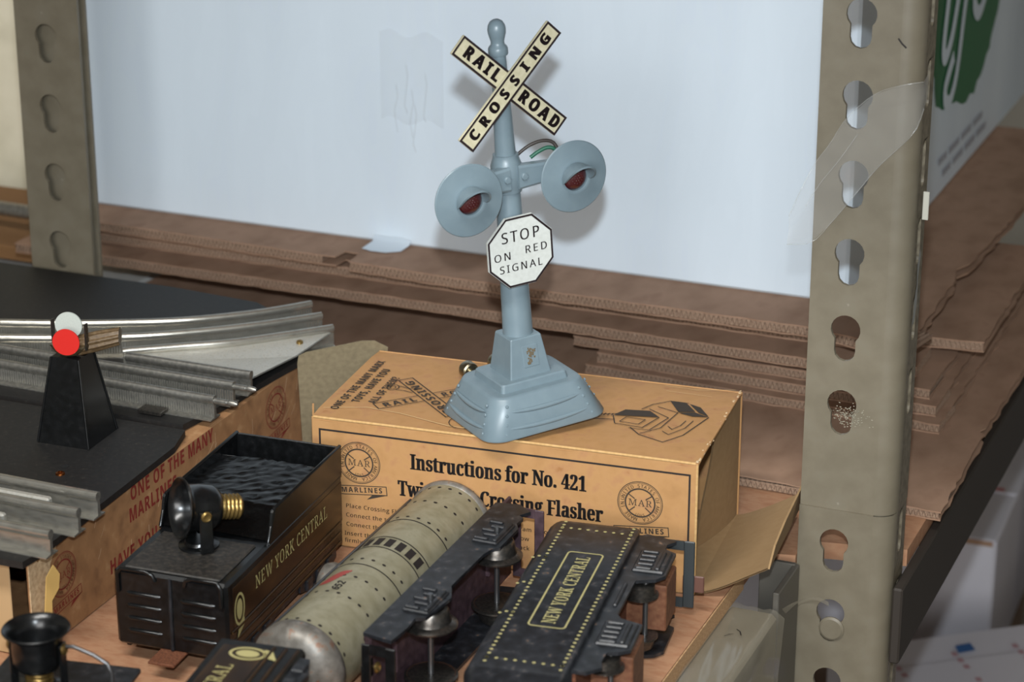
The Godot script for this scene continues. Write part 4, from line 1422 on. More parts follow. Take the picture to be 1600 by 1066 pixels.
func make_switches():
	var y := 47.2
	# ---- the switch at the back: curved leg to the back right, straight leg to the right (mm in world axes)
	var r1 := thing("track_switch", "three-rail toy track switch with curved silver rails at the back of the box", "toy track", T(), "toy track switches")
	var b := mm()
	b.x = b.x * Transform3D(Basis(Vector3(1, 0, 0), Vector3(0, 0, -1), Vector3(0, 1, 0)), Vector3(0, 44.2, 0))
	var pl := [Vector2(-470, -20), Vector2(-233, -17), Vector2(-226, 22)]
	for i in 9:
		var u := i / 8.0
		pl.append(Vector2(-226 + 8 * u * u + 0, 24) + Vector2(0, 72 * u - 8 * sin(PI * u)))
	pl.append_array([Vector2(-222, 101), Vector2(-236, 112), Vector2(-279, 137), Vector2(-330, 141), Vector2(-470, 140)])
	b.prism(pl, 0, 3.0)
	part("base_plate", b, mats.plate_black, r1)
	var curve := func(p: Array) -> Array:
		var c := Curve2D.new()
		for i in p.size():
			var h: Vector2 = (p[mini(i + 1, p.size() - 1)] - p[maxi(i - 1, 0)]) / 6.0
			c.add_point(p[i], -h, h)
		var q := []
		var n := 40
		for i in n + 1:
			var v := c.sample_baked(c.get_baked_length() * i / n, true)
			q.append(Vector3(v.x, y, v.y))
		return q
	var rails := [
		curve.call([Vector2(-460, -14), Vector2(-410, -28), Vector2(-366, -41.7), Vector2(-326, -57.4), Vector2(-288, -77), Vector2(-259, -100.9), Vector2(-240.6, -122.7)]),
		curve.call([Vector2(-360, -22), Vector2(-330, -34), Vector2(-299.5, -48.5), Vector2(-274.6, -65.4), Vector2(-251, -85.7), Vector2(-228.4, -109.8)]),
		line_pts(Vector3(-450, y, -13.2), Vector3(-223.4, y, -12.8), 24),
		line_pts(Vector3(-450, y, 2.0), Vector3(-223, y, 5.4), 24)]
	for i in rails.size():
		b = mm()
		rail(b, rails[i])
		var o := part("rail", b, mats.rail_steel if i < 2 else mats.dull_steel, r1)
		b = mm()
		rail_ribs(b, rails[i], 1.25, 1.4, 6.6)
		part("pressed_ribs", b, mats.rail_steel, o).set_meta("kind", "stuff")
	# frog: a wide silver wedge between the diverging rails
	b = mm()
	var top := y + 10.5
	var ra: Array = curve.call([Vector2(-292, -31), Vector2(-271, -46), Vector2(-251, -60.2), Vector2(-233, -78), Vector2(-215.7, -96.6)])
	rail(b, ra)
	part("rail", b, mats.rail_steel, r1)
	b = mm()
	var rb := line_pts(Vector3(-287, y, -26.4), Vector3(-222.4, y, -27.3), 8)
	rail(b, rb)
	part("guard_rail", b, mats.dull_steel, r1)
	b = mm()
	var left := []
	var right := []
	for i in 17:
		var u := i / 16.0
		var pa: Vector3 = ra[int(u * 40)]
		var pb: Vector3 = rb[0].lerp(rb[8], u)
		left.append(pa + Vector3(0, 7.6 - 5.0 * 0.0, 0))
		right.append(pb + Vector3(0, 7.6, 0))
	var mid := []
	for i in 17:
		var m: Vector3 = left[i].lerp(right[i], 0.45)
		var bow := 3.5 * sin(PI * 0.5 * i / 16.0)
		mid.append(m - Vector3(bow * 0.3, bow * 0.7, 0))
	b.loft([left, mid, right], false, false, false)
	for i in 17:
		left[i].y -= 0.7
		mid[i].y -= 0.7
		right[i].y -= 0.7
	b.loft([left, mid, right], false, false, false)
	part("frog_plate", b, mats.frog_steel, r1, "bright silver frog plate")
	b = mm()
	b.lathe([Vector2(1.7, -1), Vector2(1.6, 0.6), Vector2(0.8, 1.1), Vector2(0, 1.1)], 14, T(Vector3(-224, y + 7, -78)))
	part("eyelet", b, mats.brass, r1)
	for p in [Vector3(-224, y + 8.6, -12.8), Vector3(-223.5, y + 8.6, 5.4)]:
		b = mm()
		pin(b, p)
		part("rail_pin", b, mats.dull_steel, r1)
	b = mm()
	for p in [Vector3(-246, y + 1.4, -5), Vector3(-268, y + 1.4, -6), Vector3(-300, y + 1.4, -6), Vector3(-252, y + 1.4, 10.5)]:
		b.box(p, Vector3(12, 1.8, 7), 0.3)
	part("tie_clip", b, mats.wheel_steel, r1)
	tower(r1, Vector3(-450, 47.2, -122))
	# ---- the switch at the front
	var r2 := thing("track_switch", "three-rail toy track switch with black plate and red signal target in front", "toy track", T(), "toy track switches")
	b = mm()
	b.x = b.x * Transform3D(Basis(Vector3(1, 0, 0), Vector3(0, 0, -1), Vector3(0, 1, 0)), Vector3(0, 44.2, 0))
	b.prism([Vector2(-400, -170), Vector2(-221, -162), Vector2(-220, -150), Vector2(-221.5, -110), Vector2(-224, -40), Vector2(-229, -22), Vector2(-400, -24)], 0, 3.0)
	part("base_plate", b, mats.plate_black, r2)
	var zs := [114.6, 131.0, 152.5]
	var xe := [-215.5, -214.4, -213.6]
	for i in 3:
		b = mm()
		var lp := line_pts(Vector3(-380, y, zs[i] - 1.5), Vector3(xe[i], y, zs[i]), 12)
		rail(b, lp)
		part("rail", b, mats.rail_steel, r2)
	b = mm()
	b.box(Vector3(-247, y + 4.5, 121), Vector3(26, 7, 3.5), 0.8, T())
	part("point_blade", b, mats.frog_steel, r2)
	b = mm()
	b.box(Vector3(-252, y + 4.5, 140), Vector3(18, 6, 3), 0.8, T())
	part("point_blade", b, mats.frog_steel, r2)
	b = mm()
	b.lathe([Vector2(2.1, 0), Vector2(1.9, 0.7), Vector2(1.0, 0.9), Vector2(0.9, 0.2), Vector2(0, 0.2)], 18, T(Vector3(-253.5, 47.2, 84)))
	part("eyelet", b, mottled("copper", [[0.0, "#7a4422"], [1.0, "#a3632f"]], 0.35, 1.0, 0.01, 0.02), r2)
	b = mm()
	b.lathe([Vector2(1.8, 0), Vector2(1.8, 0.25), Vector2(0, 0.25)], 18, T(Vector3(-256, 47.2, 76.5)))
	part("plate_hole", b, solid("hole_black", "#050505", 0.9), r2)
	tower(r2, Vector3(-269, 47.2, 45.5))

# ---------------------------------------------------------------- coal tenders
# upright in millimetres: length along z (front +z), wheels at the bottom
func side_print(b: B, s: float):
	var tr: Transform3D
	if s > 0:
		tr = Transform3D(Basis(Vector3(0, 0, -1), Vector3(0, 1, 0), Vector3(1, 0, 0)), Vector3(21.75, 0, 0))
	else:
		tr = Transform3D(Basis(Vector3(0, 0, 1), Vector3(0, 1, 0), Vector3(-1, 0, 0)), Vector3(-21.75, 0, 0))
	var lo := -32.0 if s > 0 else -34.0
	text(b, "NEW YORK CENTRAL", "serif", 5.6, tr * T(Vector3(lo, 27.5, 0)), 0.82, 0.06)
	var cx := -47.0 if s > 0 else 47.0
	b.stroke(ellipse(4.2, 6.4, 30, Vector2(cx, 26)), 1.1, tr, true)
	b.fill(ellipse(2.6, 4.4, 24, Vector2(cx, 26)), tr)
	b.fill([Vector2(cx - 3, 14), Vector2(cx + 4, 18), Vector2(cx + 4, 21), Vector2(cx - 1, 20)], tr)
func wide() -> B:
	var b := mm()
	b.x = Transform3D(Basis.from_scale(Vector3(0.00114, 0.001, 0.001)), Vector3.ZERO)
	return b
func make_coal_tender(root: Node3D):
	var zf := 57.0
	var zb := -57.0
	var b := wide()
	# lower body up to the deck
	b.box(Vector3(0, 24, 0), Vector3(43, 33, zf - zb), 1.2)
	part("body", b, mats.tin_black, root)
	# bunker side walls with a curved step at the front
	for s in [-1, 1]:
		b = wide()
		var o := [Vector2(zb, 40), Vector2(zf - 40, 40)]
		for i in 7:
			var u := i / 6.0
			o.append(Vector2(zf - 40 - 5 * u, 40.6 + 12.4 * (0.5 - 0.5 * cos(PI * u))))
		o.append(Vector2(zb, 53))
		b.prism(o, -0.5, 0.5, Transform3D(Basis(Vector3(0, 0, 1), Vector3(0, 1, 0), Vector3(-1, 0, 0)), Vector3(s * 21.0, 0, 0)))
		part("bunker_wall", b, mats.tin_black, root)
		b = wide()
		b.tube([Vector3(s * 21, 41, zf - 40), Vector3(s * 21, 53, zf - 46.5), Vector3(s * 21, 53, zb)], 0.75, 6)
		part("rolled_edge", b, mats.tin_black, root)
	b = wide()
	b.box(Vector3(0, 46.5, zb + 0.6), Vector3(42, 13, 1.2), 0.3)
	part("rear_wall", b, mats.tin_black, root)
	# coal load: lumpy slope ending in front of the rear trough
	b = wide()
	var nz := noise(0.16, 5, 3)
	var rows := []
	for i in 33:
		var row := []
		var u := i / 32.0
		var z := lerpf(zf - 41, zb + 16, u)
		for k in 23:
			var v := k / 22.0
			var h := 41.5 + 8.0 * minf(1, u * 4) - 0.5
			var edge := sin(PI * v)
			row.append(Vector3(lerpf(-20.5, 20.5, v), h + 0.9 * nz.get_noise_2d(z * 2.0, v * 70.0) * minf(1, u * 6) + 0.8 * edge, z))
		rows.append(row)
	b.loft(rows, false, false, true)
	part("coal_load", b, mats.coal, root)
	b = wide()
	b.box(Vector3(0, 44.5, zb + 16.2), Vector3(41, 9.5, 0.8), 0.2)
	part("coal_board", b, mats.tin_black, root)
	# front deck with a pressed panel
	b = wide()
	b.box(Vector3(0, 40.8, zf - 19), Vector3(36, 1.0, 34), 0.7)
	part("deck_panel", b, mottled("dusty_tin", [[0.0, "#1b1a18"], [0.5, "#2a2724"], [0.85, "#3a352f"], [1.0, "#4c453c"]], 0.5, 0.0, 0.03, 0.02), root)
	# front face: louvres, seam, two hand loops
	for sx in [-1, 1]:
		for k in 4:
			b = wide()
			b.tube([Vector3(sx * 10.3 - 6, 14.5 + k * 5.4, zf - 0.6), Vector3(sx * 10.3 - 5, 14.5 + k * 5.4, zf + 0.1), Vector3(sx * 10.3 + 5, 14.5 + k * 5.4, zf + 0.1), Vector3(sx * 10.3 + 6, 14.5 + k * 5.4, zf - 0.6)], 0.95, 10)
			part("louvre", b, mats.tin_black, root)
		b = wide()
		b.tube([Vector3(sx * 19.6, 31, zf + 0.6), Vector3(sx * 19.6, 39, zf + 0.8), Vector3(sx * 18, 41.4, zf + 0.8), Vector3(sx * 9, 41.4, zf + 0.8), Vector3(sx * 6.4, 40.2, zf + 0.6), Vector3(sx * 5.6, 37.5, zf + 0.2)], 0.8, 8)
		part("hand_loop", b, mats.tin_black, root)
	b = wide()
	b.tube([Vector3(0, 8.5, zf + 0.2), Vector3(0, 39.5, zf + 0.2)], 0.7, 6)
	part("seam", b, mats.tin_worn, root)
	# ridges along the lower sides, brown band behind the lettering
	for s in [-1, 1]:
		b = wide()
		b.box(Vector3(s * 21.55, 28.5, -2), Vector3(0.14, 17, zf - zb - 6), 0.0)
		part("brown_band", b, mats.tin_brown, root)
		for yy in [18.5, 14.0, 9.5]:
			b = wide()
			b.tube([Vector3(s * 21.4, yy, zf - 3), Vector3(s * 21.4, yy, zb + 3)], 0.75, 6)
			part("ridge", b, mats.tin_brown, root)
		b = wide()
		side_print(b, s)
		part("gold_lettering", b, mats.gold_ink, root)
		# truck frames with sprung journal boxes
		b = wide()
		b.box(Vector3(s * 19.5, 6.5, 0), Vector3(1.2, 5, 96), 0.3)
		for c in [-32.0, 32.0]:
			b.prism([Vector2(-19, 9), Vector2(-19, 4), Vector2(-12, 2), Vector2(-8, 0.5), Vector2(8, 0.5), Vector2(12, 2), Vector2(19, 4), Vector2(19, 9)], -0.7, 0.7, Transform3D(Basis(Vector3(0, 0, 1), Vector3(0, 1, 0), Vector3(-1, 0, 0)), Vector3(s * 20.0, 0, c)))
			for q in [-11.0, 0.0, 11.0]:
				b.box(Vector3(s * 20.9, 5, c + q), Vector3(1.6, 5, 6), 0.5)
			b.box(Vector3(s * 20.9, 1.5, c), Vector3(1.4, 2.4, 14), 0.4)
		part("truck_frame", b, mats.tin_worn, root)
	for c in [-38.0, -26.0, 26.0, 38.0]:
		for s in [-1, 1]:
			b = wide()
			b.lathe([Vector2(0, -1.5), Vector2(7.4, -1.5), Vector2(7.4, -0.7), Vector2(6.2, -0.2), Vector2(6.2, 2.4), Vector2(5, 2.8), Vector2(0, 2.8)], 24, Transform3D(Basis(Vector3.BACK, -s * PI / 2), Vector3(s * 14.5, 7.4, c)))
			part("wheel", b, mats.wheel_steel, root)
	b = wide()
	b.box(Vector3(0, 7.5, zf + 4), Vector3(10, 1.2, 14), 0.3)
	part("drawbar", b, mats.rusty, root)
func make_coal_tenders():
	var e := thing("coal_tender", "black tin toy coal tender standing upright beside the brown track box", "toy tender", T(Vector3(-0.1722, 0.0004, 0.0835), Vector3(0, 3.5, 0)), "coal tenders")
	make_coal_tender(e)
	var h: Node3D = e.duplicate()
	h.name = numbered("coal_tender")
	add_child(h)
	tag(h, "black tin toy tender lying on its side at the bottom edge of the photo", "toy tender", "coal tenders")
	h.transform = Transform3D(Basis(Vector3.UP, deg_to_rad(7)) * Basis(Vector3.BACK, PI / 2) * Basis(Vector3.UP, PI), Vector3(-0.070, 0.0256, 0.2435))

# ---------------------------------------------------------------- toy floodlights
func floodlight(label: String, at: Transform3D, aim: Basis, bail: bool) -> Node3D:
	# foot at the origin, lamp pivot above it; aim turns the bowl (its opening looks along its own +y)
	var root := thing("toy_floodlight", label, "toy lamp", at, "toy floodlights")
	var piv := Vector3(0, 16.5, 0)
	var b := mm()
	b.lathe([Vector2(0, 0), Vector2(8.2, 0), Vector2(8.2, 0.8), Vector2(6.0, 1.4), Vector2(5.4, 2.6), Vector2(0, 2.9)], 30)
	part("foot", b, mats.tin_black, root)
	for s in [-1, 1]:
		b = mm()
		b.box(Vector3(s * 9.6, 9.5, 0), Vector3(0.9, 18.0, 5.4), 0.3, T())
		b.box(Vector3(s * 6.2, 1.2, 0), Vector3(7.0, 0.9, 5.4), 0.3, T())
		part("yoke_arm", b, mats.tin_black, root)
		b = mm()
		b.lathe([Vector2(2.2, 0), Vector2(2.2, 0.7), Vector2(1.6, 1.3), Vector2(0.9, 1.0), Vector2(0, 1.0)], 20, Transform3D(Basis(Vector3.BACK, -s * PI / 2), piv + Vector3(s * 10.0, 0, 0)))
		part("pivot_rivet", b, mats.brass, root)
	b = mm()
	var t := Transform3D(aim, piv)
	b.lathe([Vector2(0, -9.5), Vector2(4.6, -9.5), Vector2(7.4, -8.2), Vector2(9.0, -5.5), Vector2(9.3, 0), Vector2(9.3, 4), Vector2(10.2, 5.6), Vector2(12.0, 6.5), Vector2(12.4, 7.1), Vector2(12.0, 7.6), Vector2(11.0, 7.0), Vector2(9.4, 5.2), Vector2(8.4, 2), Vector2(7.4, -4), Vector2(5.0, -7.4), Vector2(0, -8.2)], 44, t, 50)
	var bowl := part("reflector_bowl", b, mats.tin_black, root)
	b = mm()
	b.lathe([Vector2(1.9, -8.4), Vector2(1.9, -7.2), Vector2(1.1, -6.9), Vector2(0.9, -7.8), Vector2(0, -7.8)], 20, t * T(Vector3(0.8, 0, 3.6)))
	part("inner_rivet", b, mats.brass, bowl)
	b = mm()
	var prof := [Vector2(4.4, -9.0)]
	for i in 5:
		prof.append(Vector2(4.6, -9.6 - i * 1.7))
		prof.append(Vector2(5.2, -10.3 - i * 1.7))
		prof.append(Vector2(4.6, -11.0 - i * 1.7))
	prof.append_array([Vector2(4.0, -18.4), Vector2(0, -18.8)])
	prof.reverse()
	b.lathe(prof, 28, t, 60)
	part("brass_socket", b, mats.brass, bowl)
	if bail:
		b = mm()
		b.tube([piv + Vector3(9, 1, 0), piv + Vector3(14, 1.4, 0), piv + Vector3(22, -0.6, 1), piv + Vector3(27, -3.5, 1), piv + Vector3(28.5, -7, 1), piv + Vector3(28.5, -13, 1)], 0.75, 8)
		part("wire_bail", b, mats.chain_wire, root)
	return root
func make_floodlights():
	# opening towards the front, a little left and up
	var aim := Basis(Vector3.RIGHT, deg_to_rad(80))
	floodlight("black toy floodlight with brass socket standing on the upright tender's deck", T(Vector3(-0.1712, 0.0418, 0.1125), Vector3(0, -40, 0)), aim, false)
	floodlight("black toy floodlight with upturned bowl and wire bail, bottom left corner", T(Vector3(-0.176, 0.032, 0.221), Vector3(0, 10, 0)), Basis(), true)
	# what the second lamp stands on: a small rusty tin deck
	var r := thing("flat_car_deck", "small rusty black tin car deck under the corner floodlight", "toy car", T(Vector3(-0.176, 0.0004, 0.221), Vector3(0, 10, 0)))
	var b := mm()
	b.box(Vector3(4, 29.6, 12), Vector3(52, 2.4, 70), 0.6)
	part("deck", b, mats.tin_worn, r)
	b = mm()
	b.box(Vector3(4, 22, 12), Vector3(44, 12, 66), 0.8)
	part("frame", b, mats.tin_black, r)
	for c in [Vector3(-14, 7.5, 0), Vector3(22, 7.5, 0), Vector3(-14, 7.5, 26), Vector3(22, 7.5, 26)]:
		b = mm()
		b.lathe([Vector2(0, -1.5), Vector2(7.4, -1.5), Vector2(7.4, -0.7), Vector2(6.2, -0.2), Vector2(6.2, 2.4), Vector2(0, 2.8)], 24, Transform3D(Basis(Vector3.BACK, -signf(c.x) * PI / 2), c))
		part("wheel", b, mats.wheel_steel, r)
		b = mm()
		b.box(c + Vector3(-signf(c.x) * 3, 4.5, 0), Vector3(2, 9, 5), 0.3)
		part("axle_bracket", b, mats.tin_black, r)

# ---------------------------------------------------------------- the tank car on its side
func make_tank_car():
	# scene axes in millimetres; the car's roof looks to -x, its wheels to +x, its side lies on the board
	var root := thing("tank_car", "silver tin toy tank car lying on its side with wheels to the right", "toy tank car", T(Vector3(-0.107, 0.0004, 0.087)))
	var R := 18.0
	var cy := 19.5
	var z0 := -78.0
	var z1 := 66.0
	var axis := Transform3D(Basis(Vector3.RIGHT, PI / 2), Vector3(0, cy, 0))
	var b := mm()
	b.lathe([Vector2(R, z0), Vector2(R, z1)], 72, axis)
	part("tank", b, mats.tank_silver, root)
	b = mm()
	b.lathe([Vector2(0, z0 - 4), Vector2(10, z0 - 3.6), Vector2(15.5, z0 - 2), Vector2(17.8, z0), Vector2(18.9, z0 + 1), Vector2(19.0, z0 + 3), Vector2(18.0, z0 + 4)], 56, axis, 50)
	part("end_cap", b, mats.cap_steel, root)
	b = mm()
	b.lathe([Vector2(18.0, z1 - 4), Vector2(19.0, z1 - 3), Vector2(19.0, z1), Vector2(18.3, z1 + 2.5), Vector2(15.5, z1 + 5.5), Vector2(10, z1 + 7.6), Vector2(0, z1 + 8.4)], 56, axis, 50)
	part("end_cap", b, mats.cap_steel, root, "rust-spotted end cap")
	# filler dome on the roof side, low on the left
	b = mm()
	b.lathe([Vector2(8.5, 15.0), Vector2(8.5, 21), Vector2(7.8, 23.5), Vector2(5.0, 25.2), Vector2(0, 26)], 32, Transform3D(Basis(Vector3.BACK, PI / 2), Vector3(0, cy, -4)), 50)
	part("dome", b, mats.cap_steel, root)
	# hand rails
	b = mm()
	b.tube([Vector3(-17.6, cy + 8.0, z0 + 4), Vector3(-17.6, cy + 8.0, z1 - 6)], 0.7, 8)
	part("hand_rail", b, mats.chain_wire, root)
	# printing on the tank: angle 0 = straight up, positive towards +x
	var at := func(a: float, z: float, lift: float) -> Transform3D:
		var n := Vector3(sin(a), cos(a), 0)
		var t := Vector3(cos(a), -sin(a), 0)
		return Transform3D(Basis(t, Vector3(0, 0, -1), n), Vector3(0, cy, z) + n * (R + lift))
	b = mm()
	for z in [z0 + 7.0, z0 + 22.0, z0 + 39.0, z0 + 82.0, z0 + 98.0, z0 + 113.0, z1 - 6.0]:
		for k in 9:
			b.fill(ellipse(0.85, 0.7, 12), at.call(-0.95 + k * 0.27, z, 0.1))
	part("printed_rivets", b, mats.ink, root).set_meta("kind", "stuff")
	b = mm()
	for z in [z0 + 42.0, z0 + 60.0, z0 + 70.0, z0 + 87.0]:
		for k in 30:
			var a := -1.1 + k * 0.075
			var p0: Transform3D = at.call(a, z, 0.1)
			var p1: Transform3D = at.call(a + 0.075, z, 0.1)
			b.quad(p0.origin - Vector3(0, 0, -0.35), p1.origin - Vector3(0, 0, -0.35), p1.origin - Vector3(0, 0, 0.35), p0.origin - Vector3(0, 0, 0.35))
	part("printed_bands", b, mats.ink, root)
	b = mm()
	for k in 7:
		b.fill([Vector2(-1.5, -3.4), Vector2(1.5, -3.4), Vector2(1.5, 3.4), Vector2(-1.5, 3.4)], at.call(-0.72 + k * 0.27, z0 + 65.0, 0.1))
	part("printed_blocks", b, mats.ink, root)
	b = mm()
	for i in 3:
		var s := "652"[i]
		text(b, s, "bold", 3.0, at.call(0.06, z0 + 116.0 - i * 2.6 - 6, 0.12) * Transform3D(Basis(Vector3.BACK, PI / 2), Vector3.ZERO), 1.1, 0.0, 0.5)
	part("printed_number", b, mats.ink, root)
	b = mm()
	for k in 16:
		var u := k / 15.0
		var a := -0.62 + 0.52 * u
		var w := 5.2 * sin(PI * clampf(u, 0.02, 0.98)) + 0.6
		var p0: Transform3D = at.call(a, z0 + 104.0 - 10 * u, 0.12)
		var p1: Transform3D = at.call(a + 0.04, z0 + 104.0 - 10 * u, 0.12)
		b.quad(p0.origin + Vector3(0, 0, w), p1.origin + Vector3(0, 0, w), p1.origin - Vector3(0, 0, w * 0.6), p0.origin - Vector3(0, 0, w * 0.6))
	part("printed_red_mark", b, solid("mark_red", "#93403b", 0.5), root)
	# underframe plate standing upright at the right of the tank
	b = mm()
	b.box(Vector3(28.6, 19.5, -6), Vector3(1.4, 36, 136), 0.3)
	b.box(Vector3(24, 19.5, -50), Vector3(14, 14, 8), 0.5)
	b.box(Vector3(24, 19.5, 40), Vector3(14, 14, 8), 0.5)
	part("underframe", b, mats.underframe, root)
	for q in [Vector3(29.3, 22, 58), Vector3(29.3, 21, -44)]:
		b = mm()
		b.lathe([Vector2(2.3, 0), Vector2(2.3, 0.6), Vector2(1.5, 1.2), Vector2(0.8, 0.4), Vector2(0, 0.4)], 18, Transform3D(Basis(Vector3.BACK, -PI / 2), q))
		part("rivet", b, mats.brass, root)
	# side frames: one on top, one on the board, each pressed with two trucks
	for lev in [39.6, 1.2]:
		b = mm()
		var o := [Vector2(28, 66), Vector2(40.5, 68), Vector2(41.5, 56), Vector2(41, 48), Vector2(44.5, 46), Vector2(46.5, 27), Vector2(44, 21), Vector2(42.5, 18), Vector2(42.8, -12), Vector2(44, -18), Vector2(46.5, -21), Vector2(46.5, -40), Vector2(44, -44), Vector2(44.5, -50), Vector2(42, -52), Vector2(45, -57), Vector2(38, -62), Vector2(28, -60)]
		b.x = b.x * Transform3D(Basis(Vector3(1, 0, 0), Vector3(0, 0, 1), Vector3(0, -1, 0)), Vector3(0, lev, 0))
		b.prism(o, -0.7, 0.7)
		b.x = Transform3D(Basis().scaled(Vector3.ONE * 0.001), Vector3.ZERO)
		var up := 1.0 if lev > 10 else -1.0
		for c in [34.0, -32.0]:
			b.box(Vector3(39, lev + up * 0.9, c), Vector3(11, 1.4, 20), 0.5)
			for k in 5:
				b.box(Vector3(37 + 2.2 * (k % 2), lev + up * 1.6, c - 8 + k * 4), Vector3(6, 1.6, 1.8), 0.4)
			b.box(Vector3(43, lev + up * 1.6, c), Vector3(1.8, 1.6, 18), 0.4)
		if lev < 10:
			pass
		var sf := part("side_frame", b, mats.tin_worn, root)
		sf.set_meta("label", "worn black truck side frame")
	# axles stand upright; wheels face up and down
	for c in [34.0, -31.0]:
		b = mm()
		b.tube([Vector3(40.8, 1.0, c), Vector3(40.8, 44.0, c)], 1.15, 10)
		part("axle", b, mats.chain_wire, root)
		for up in [1, -1]:
			var t := Transform3D(Basis() if up > 0 else Basis(Vector3.RIGHT, PI), Vector3(40.8, 33.8 if up > 0 else 6.6, c))
			b = mm()
			b.lathe([Vector2(1.2, -3.4), Vector2(9.6, -3.4), Vector2(10.5, -3.0), Vector2(10.6, -2.3), Vector2(9.8, -1.7), Vector2(8.2, -1.0), Vector2(7.7, 0.6), Vector2(7.2, 3.4), Vector2(6.6, 4.2), Vector2(5.4, 4.4), Vector2(4.6, 3.4), Vector2(2.4, 3.0), Vector2(2.0, 4.4), Vector2(0, 4.6)], 40, t, 40)
			part("wheel", b, mats.wheel_steel, root)
			b = mm()
			b.lathe([Vector2(9.4, -3.42), Vector2(8.2, -3.1), Vector2(1.2, -3.1)], 32, t)
			part("wheel_hollow", b, mats.rusty, root, "rusty hollow back of the wheel")
	# couplers: a purple loop at the far end, a dark one at the near end
	for q in [[-64.0, mats.underframe, 41.0], [70.0, mats.tin_black, 36.0]]:
		b = mm()
		b.x = b.x * T(Vector3(q[2], 22, q[0]))
		b.box(Vector3(-5, 0, 0), Vector3(3.6, 32, 1.0), 0.3)
		b.box(Vector3(5, 0, 0), Vector3(4.2, 32, 1.0), 0.3)
		b.box(Vector3(-0.2, 14, 0), Vector3(6.6, 4, 0.9))
		b.box(Vector3(-0.2, -14, 0), Vector3(6.6, 4, 0.9))
		b.box(Vector3(-7.2, 2, 5.0 if q[0] < 0 else -5.0), Vector3(1.0, 8, 9), 0.3)
		part("coupler_loop", b, q[1], root)

